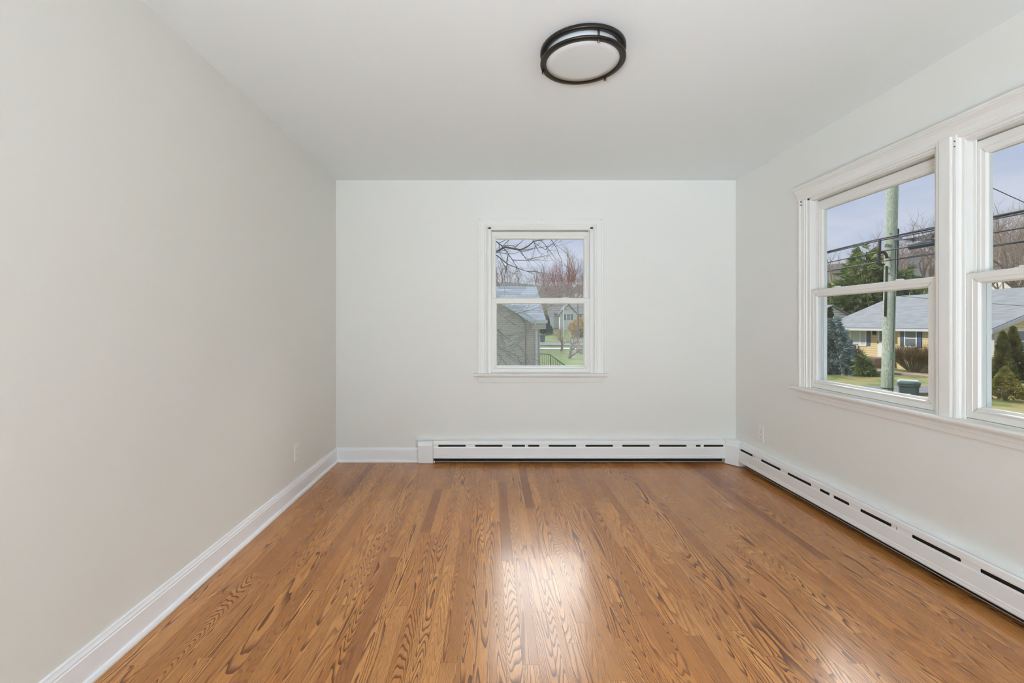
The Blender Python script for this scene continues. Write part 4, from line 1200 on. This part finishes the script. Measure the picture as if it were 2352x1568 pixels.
b = MB(); b.tube([(-.45, 0, 7.6), (-.45, 0, 8.5)], .16, 12); b.build('transformer', steel_m, fu)
b = MB(); b.tube([at(1245, 683, 60), at(1290, 668, 64), at(1327, 655, 66.8), at(1380, 630, 72)], .03, 5); o = b.build('overhead_cable', cable_m); tag(o, 'distant wire slanting up to the brown utility pole', 'cable', 'wires at the far pole')
b = MB(); b.tube([at(1252, 714, 66), at(1290, 712, 66.5), at(1327, 707, 66.8), at(1360, 700, 67)], .025, 5); o = b.build('overhead_cable', cable_m); tag(o, 'lower distant wire in front of the white gabled house', 'cable', 'wires at the far pole')
v = at(1333, 775, 80); shrub((v.x, v.y, gz(v.x, v.y)), 3.2, 1.9, 'yellow forsythia bush right of the white gabled house', yel_m, 71, 'forsythia_bush', 'shrub', 700, 0.45, 0.10)
v = at(1254, 752, 84); shrub((v.x, v.y, gz(v.x, v.y)), 3.6, 1.1, 'dark evergreen beside the far white house chimney wall', dkg_m, 72, 'evergreen_bush', 'shrub', 500, 0.5, 0.10, arbshape)

# far white house with bay gable
fw_m = striped_mat('far_white_clapboard', lin(232, 232, 226), lin(196, 198, 196), 0.25, 0.2)
froof_m = mat('far_grey_roof', lin(140, 138, 136), 0.9, var=0.2, vscale=1.5)
YH = 92.0
wh = empty('house', (at(1300, 0, YH).x, YH, gz(15, YH) - .2)); tag(wh, 'white house with gable window and chimney beyond the small trees', 'house')
L_, R_ = at(1286, 0, YH).x, at(1325, 0, YH).x; zg = gz(15, YH) - .6; ze_ = at(0, 721, YH).z; zp = at(0, 701, YH).z
b = MB(); b.box((L_, YH, zg), (R_, YH + 12, ze_)); m_ = (L_ + R_) / 2
b.loft([[(L_, y, ze_), (R_, y, ze_), (m_, y, zp)] for y in (YH, YH + 4)])
b.box((at(1264, 0, YH).x, YH + 2.5, zg), (at(1360, 0, YH).x, YH + 12, ze_))
sub(b, 'wall', fw_m, wh)
b = MB()
for s, xo in ((-1, L_ - .3), (1, R_ + .3)): b.loft([[(xo, y, ze_ - .35), (m_, y, zp + .1), (m_, y, zp + .35), (xo, y, ze_ - .1)] for y in (YH - .3, YH + 8)])
xa_, xb2 = at(1262, 0, YH).x, at(1365, 0, YH).x; zrr = at(0, 690, YH + 7).z
for ya_, yb3 in ((YH + 2.1, YH + 7), (YH + 12.4, YH + 7)): b.loft([[(x, ya_, ze_ - .15), (x, yb3, zrr), (x, yb3, zrr + .2), (x, ya_, ze_ + .05)] for x in (xa_, xb2)])
sub(b, 'roof', froof_m, wh)
b = MB(); b.box((at(1262, 0, YH).x, YH + 1.6, zg), (at(1274, 0, YH).x, YH + 2.6, at(0, 694, YH).z)); sub(b, 'chimney', mat('pale_chimney', lin(206, 206, 208), 0.8), wh)
house_window(wh, 'y', at(1302, 0, YH).x, at(1310, 0, YH).x, at(0, 734.5, YH).z, at(0, 721.5, YH).z, mat('brownish_pane', lin(140, 128, 120), 0.3), YH)
for a_, c_ in ((1296, 1299.5), (1312, 1315.5)): shutter(wh, 'y', at(a_, 0, YH).x, at(c_, 0, YH).x, at(0, 735, YH).z, at(0, 721, YH).z, YH)
house_window(wh, 'y', at(1331, 0, YH + 2.4).x, at(1336, 0, YH + 2.4).x, at(0, 734, YH).z, at(0, 722, YH).z, mat('teal_pane', lin(110, 140, 146), 0.3), YH + 2.5)

# red brick building and grey barn behind the far trees
v0, v1_ = at(1252, 0, 125), at(1345, 0, 125)
simple_house('', v0.x, v1_.x, 125, 133, 2.5, at(0, 683, 125).z, at(0, 676, 129).z, mat('far_red_brick', lin(164, 124, 114), 0.9, var=0.2, vscale=0.8), froof_m, 'x', 'long red brick building behind the far bare trees')
v0, v1_ = at(1206, 0, 150), at(1330, 0, 150)
# trees on the far side
far = []
for k, (tm, lab, grp) in enumerate(((twig_m, 'tall grey bare tree in the far row behind the blue-grey roof', 'far grey trees'), (redtwig_m, 'far bare tree with reddish buds right of the roof', 'far reddish trees'), (greentwig_m, 'far tree with yellow-green buds by the roof end', 'far yellow-green trees'))):
    far.append(bare_tree((0, 0, 0), 14.0, lab, tm, 81 + k, 0.95, 0.10, 6, grp, 0.23, kids=(2, 4), rmin=1.2, single=True))
used = [0, 0, 0]
for kind, px, top, yy, wd in ((0, 1150, 574, 40, 1.3), (0, 1174, 584, 46, 1.3), (0, 1198, 594, 52, 1.4), (0, 1135, 584, 44, 1.2), (0, 1218, 612, 58, 1.3), (0, 1160, 598, 60, 1.5), (0, 1188, 608, 64, 1.5), (0, 1212, 618, 70, 1.5),
                              (2, 1232, 646, 74, .8), (2, 1245, 655, 84, .8), (1, 1262, 604, 112, 1.1), (1, 1280, 588, 108, 1.15), (1, 1298, 578, 112, 1.1), (0, 1298, 556, 118, 1.1), (1, 1316, 596, 110, 1.1), (0, 1322, 572, 116, 1.2), (0, 1338, 592, 112, 1.1), (1, 1345, 610, 108, 1), (1, 1270, 620, 116, 1.1), (0, 1252, 630, 118, 1.0), (1, 1308, 612, 118, 1.2), (0, 1362, 585, 115, 1.2), (0, 1120, 600, 50, 1.1)):
    v = at(px, top, yy); z0 = gz(v.x, v.y)
    o = far[kind] if not used[kind] else copy_tree(far[kind]); used[kind] += 1
    s = (v.z - z0) / 14.0; o.location = (v.x, v.y, z0); o.scale = (s * wd, s * wd, s); o.rotation_euler = (0, 0, rng.random() * TAU)
# hazy ridge on the horizon
b = MB()
n = 60; prev = None
for k in range(n + 1):
    x = -120 + 330 * k / n; top = at(0, 652, 210).z + 0.9 * math.sin(k * .35) + 0.6 * math.sin(k * .9) + max(0, (x - 60)) * .10
    cur = [b.vert((x, 205, -2)), b.vert((x, 215, top)), b.vert((x, 245, top - 3))]
    if prev: b.face((prev[0], cur[0], cur[1], prev[1]), True); b.face((prev[1], cur[1], cur[2], prev[2]), True)
    prev = cur
struct(b.build('distant_hill', mat('hazy_wooded_ridge', lin(140, 142, 142), 1.0, var=0.2, vscale=0.12, spec=0.0)))
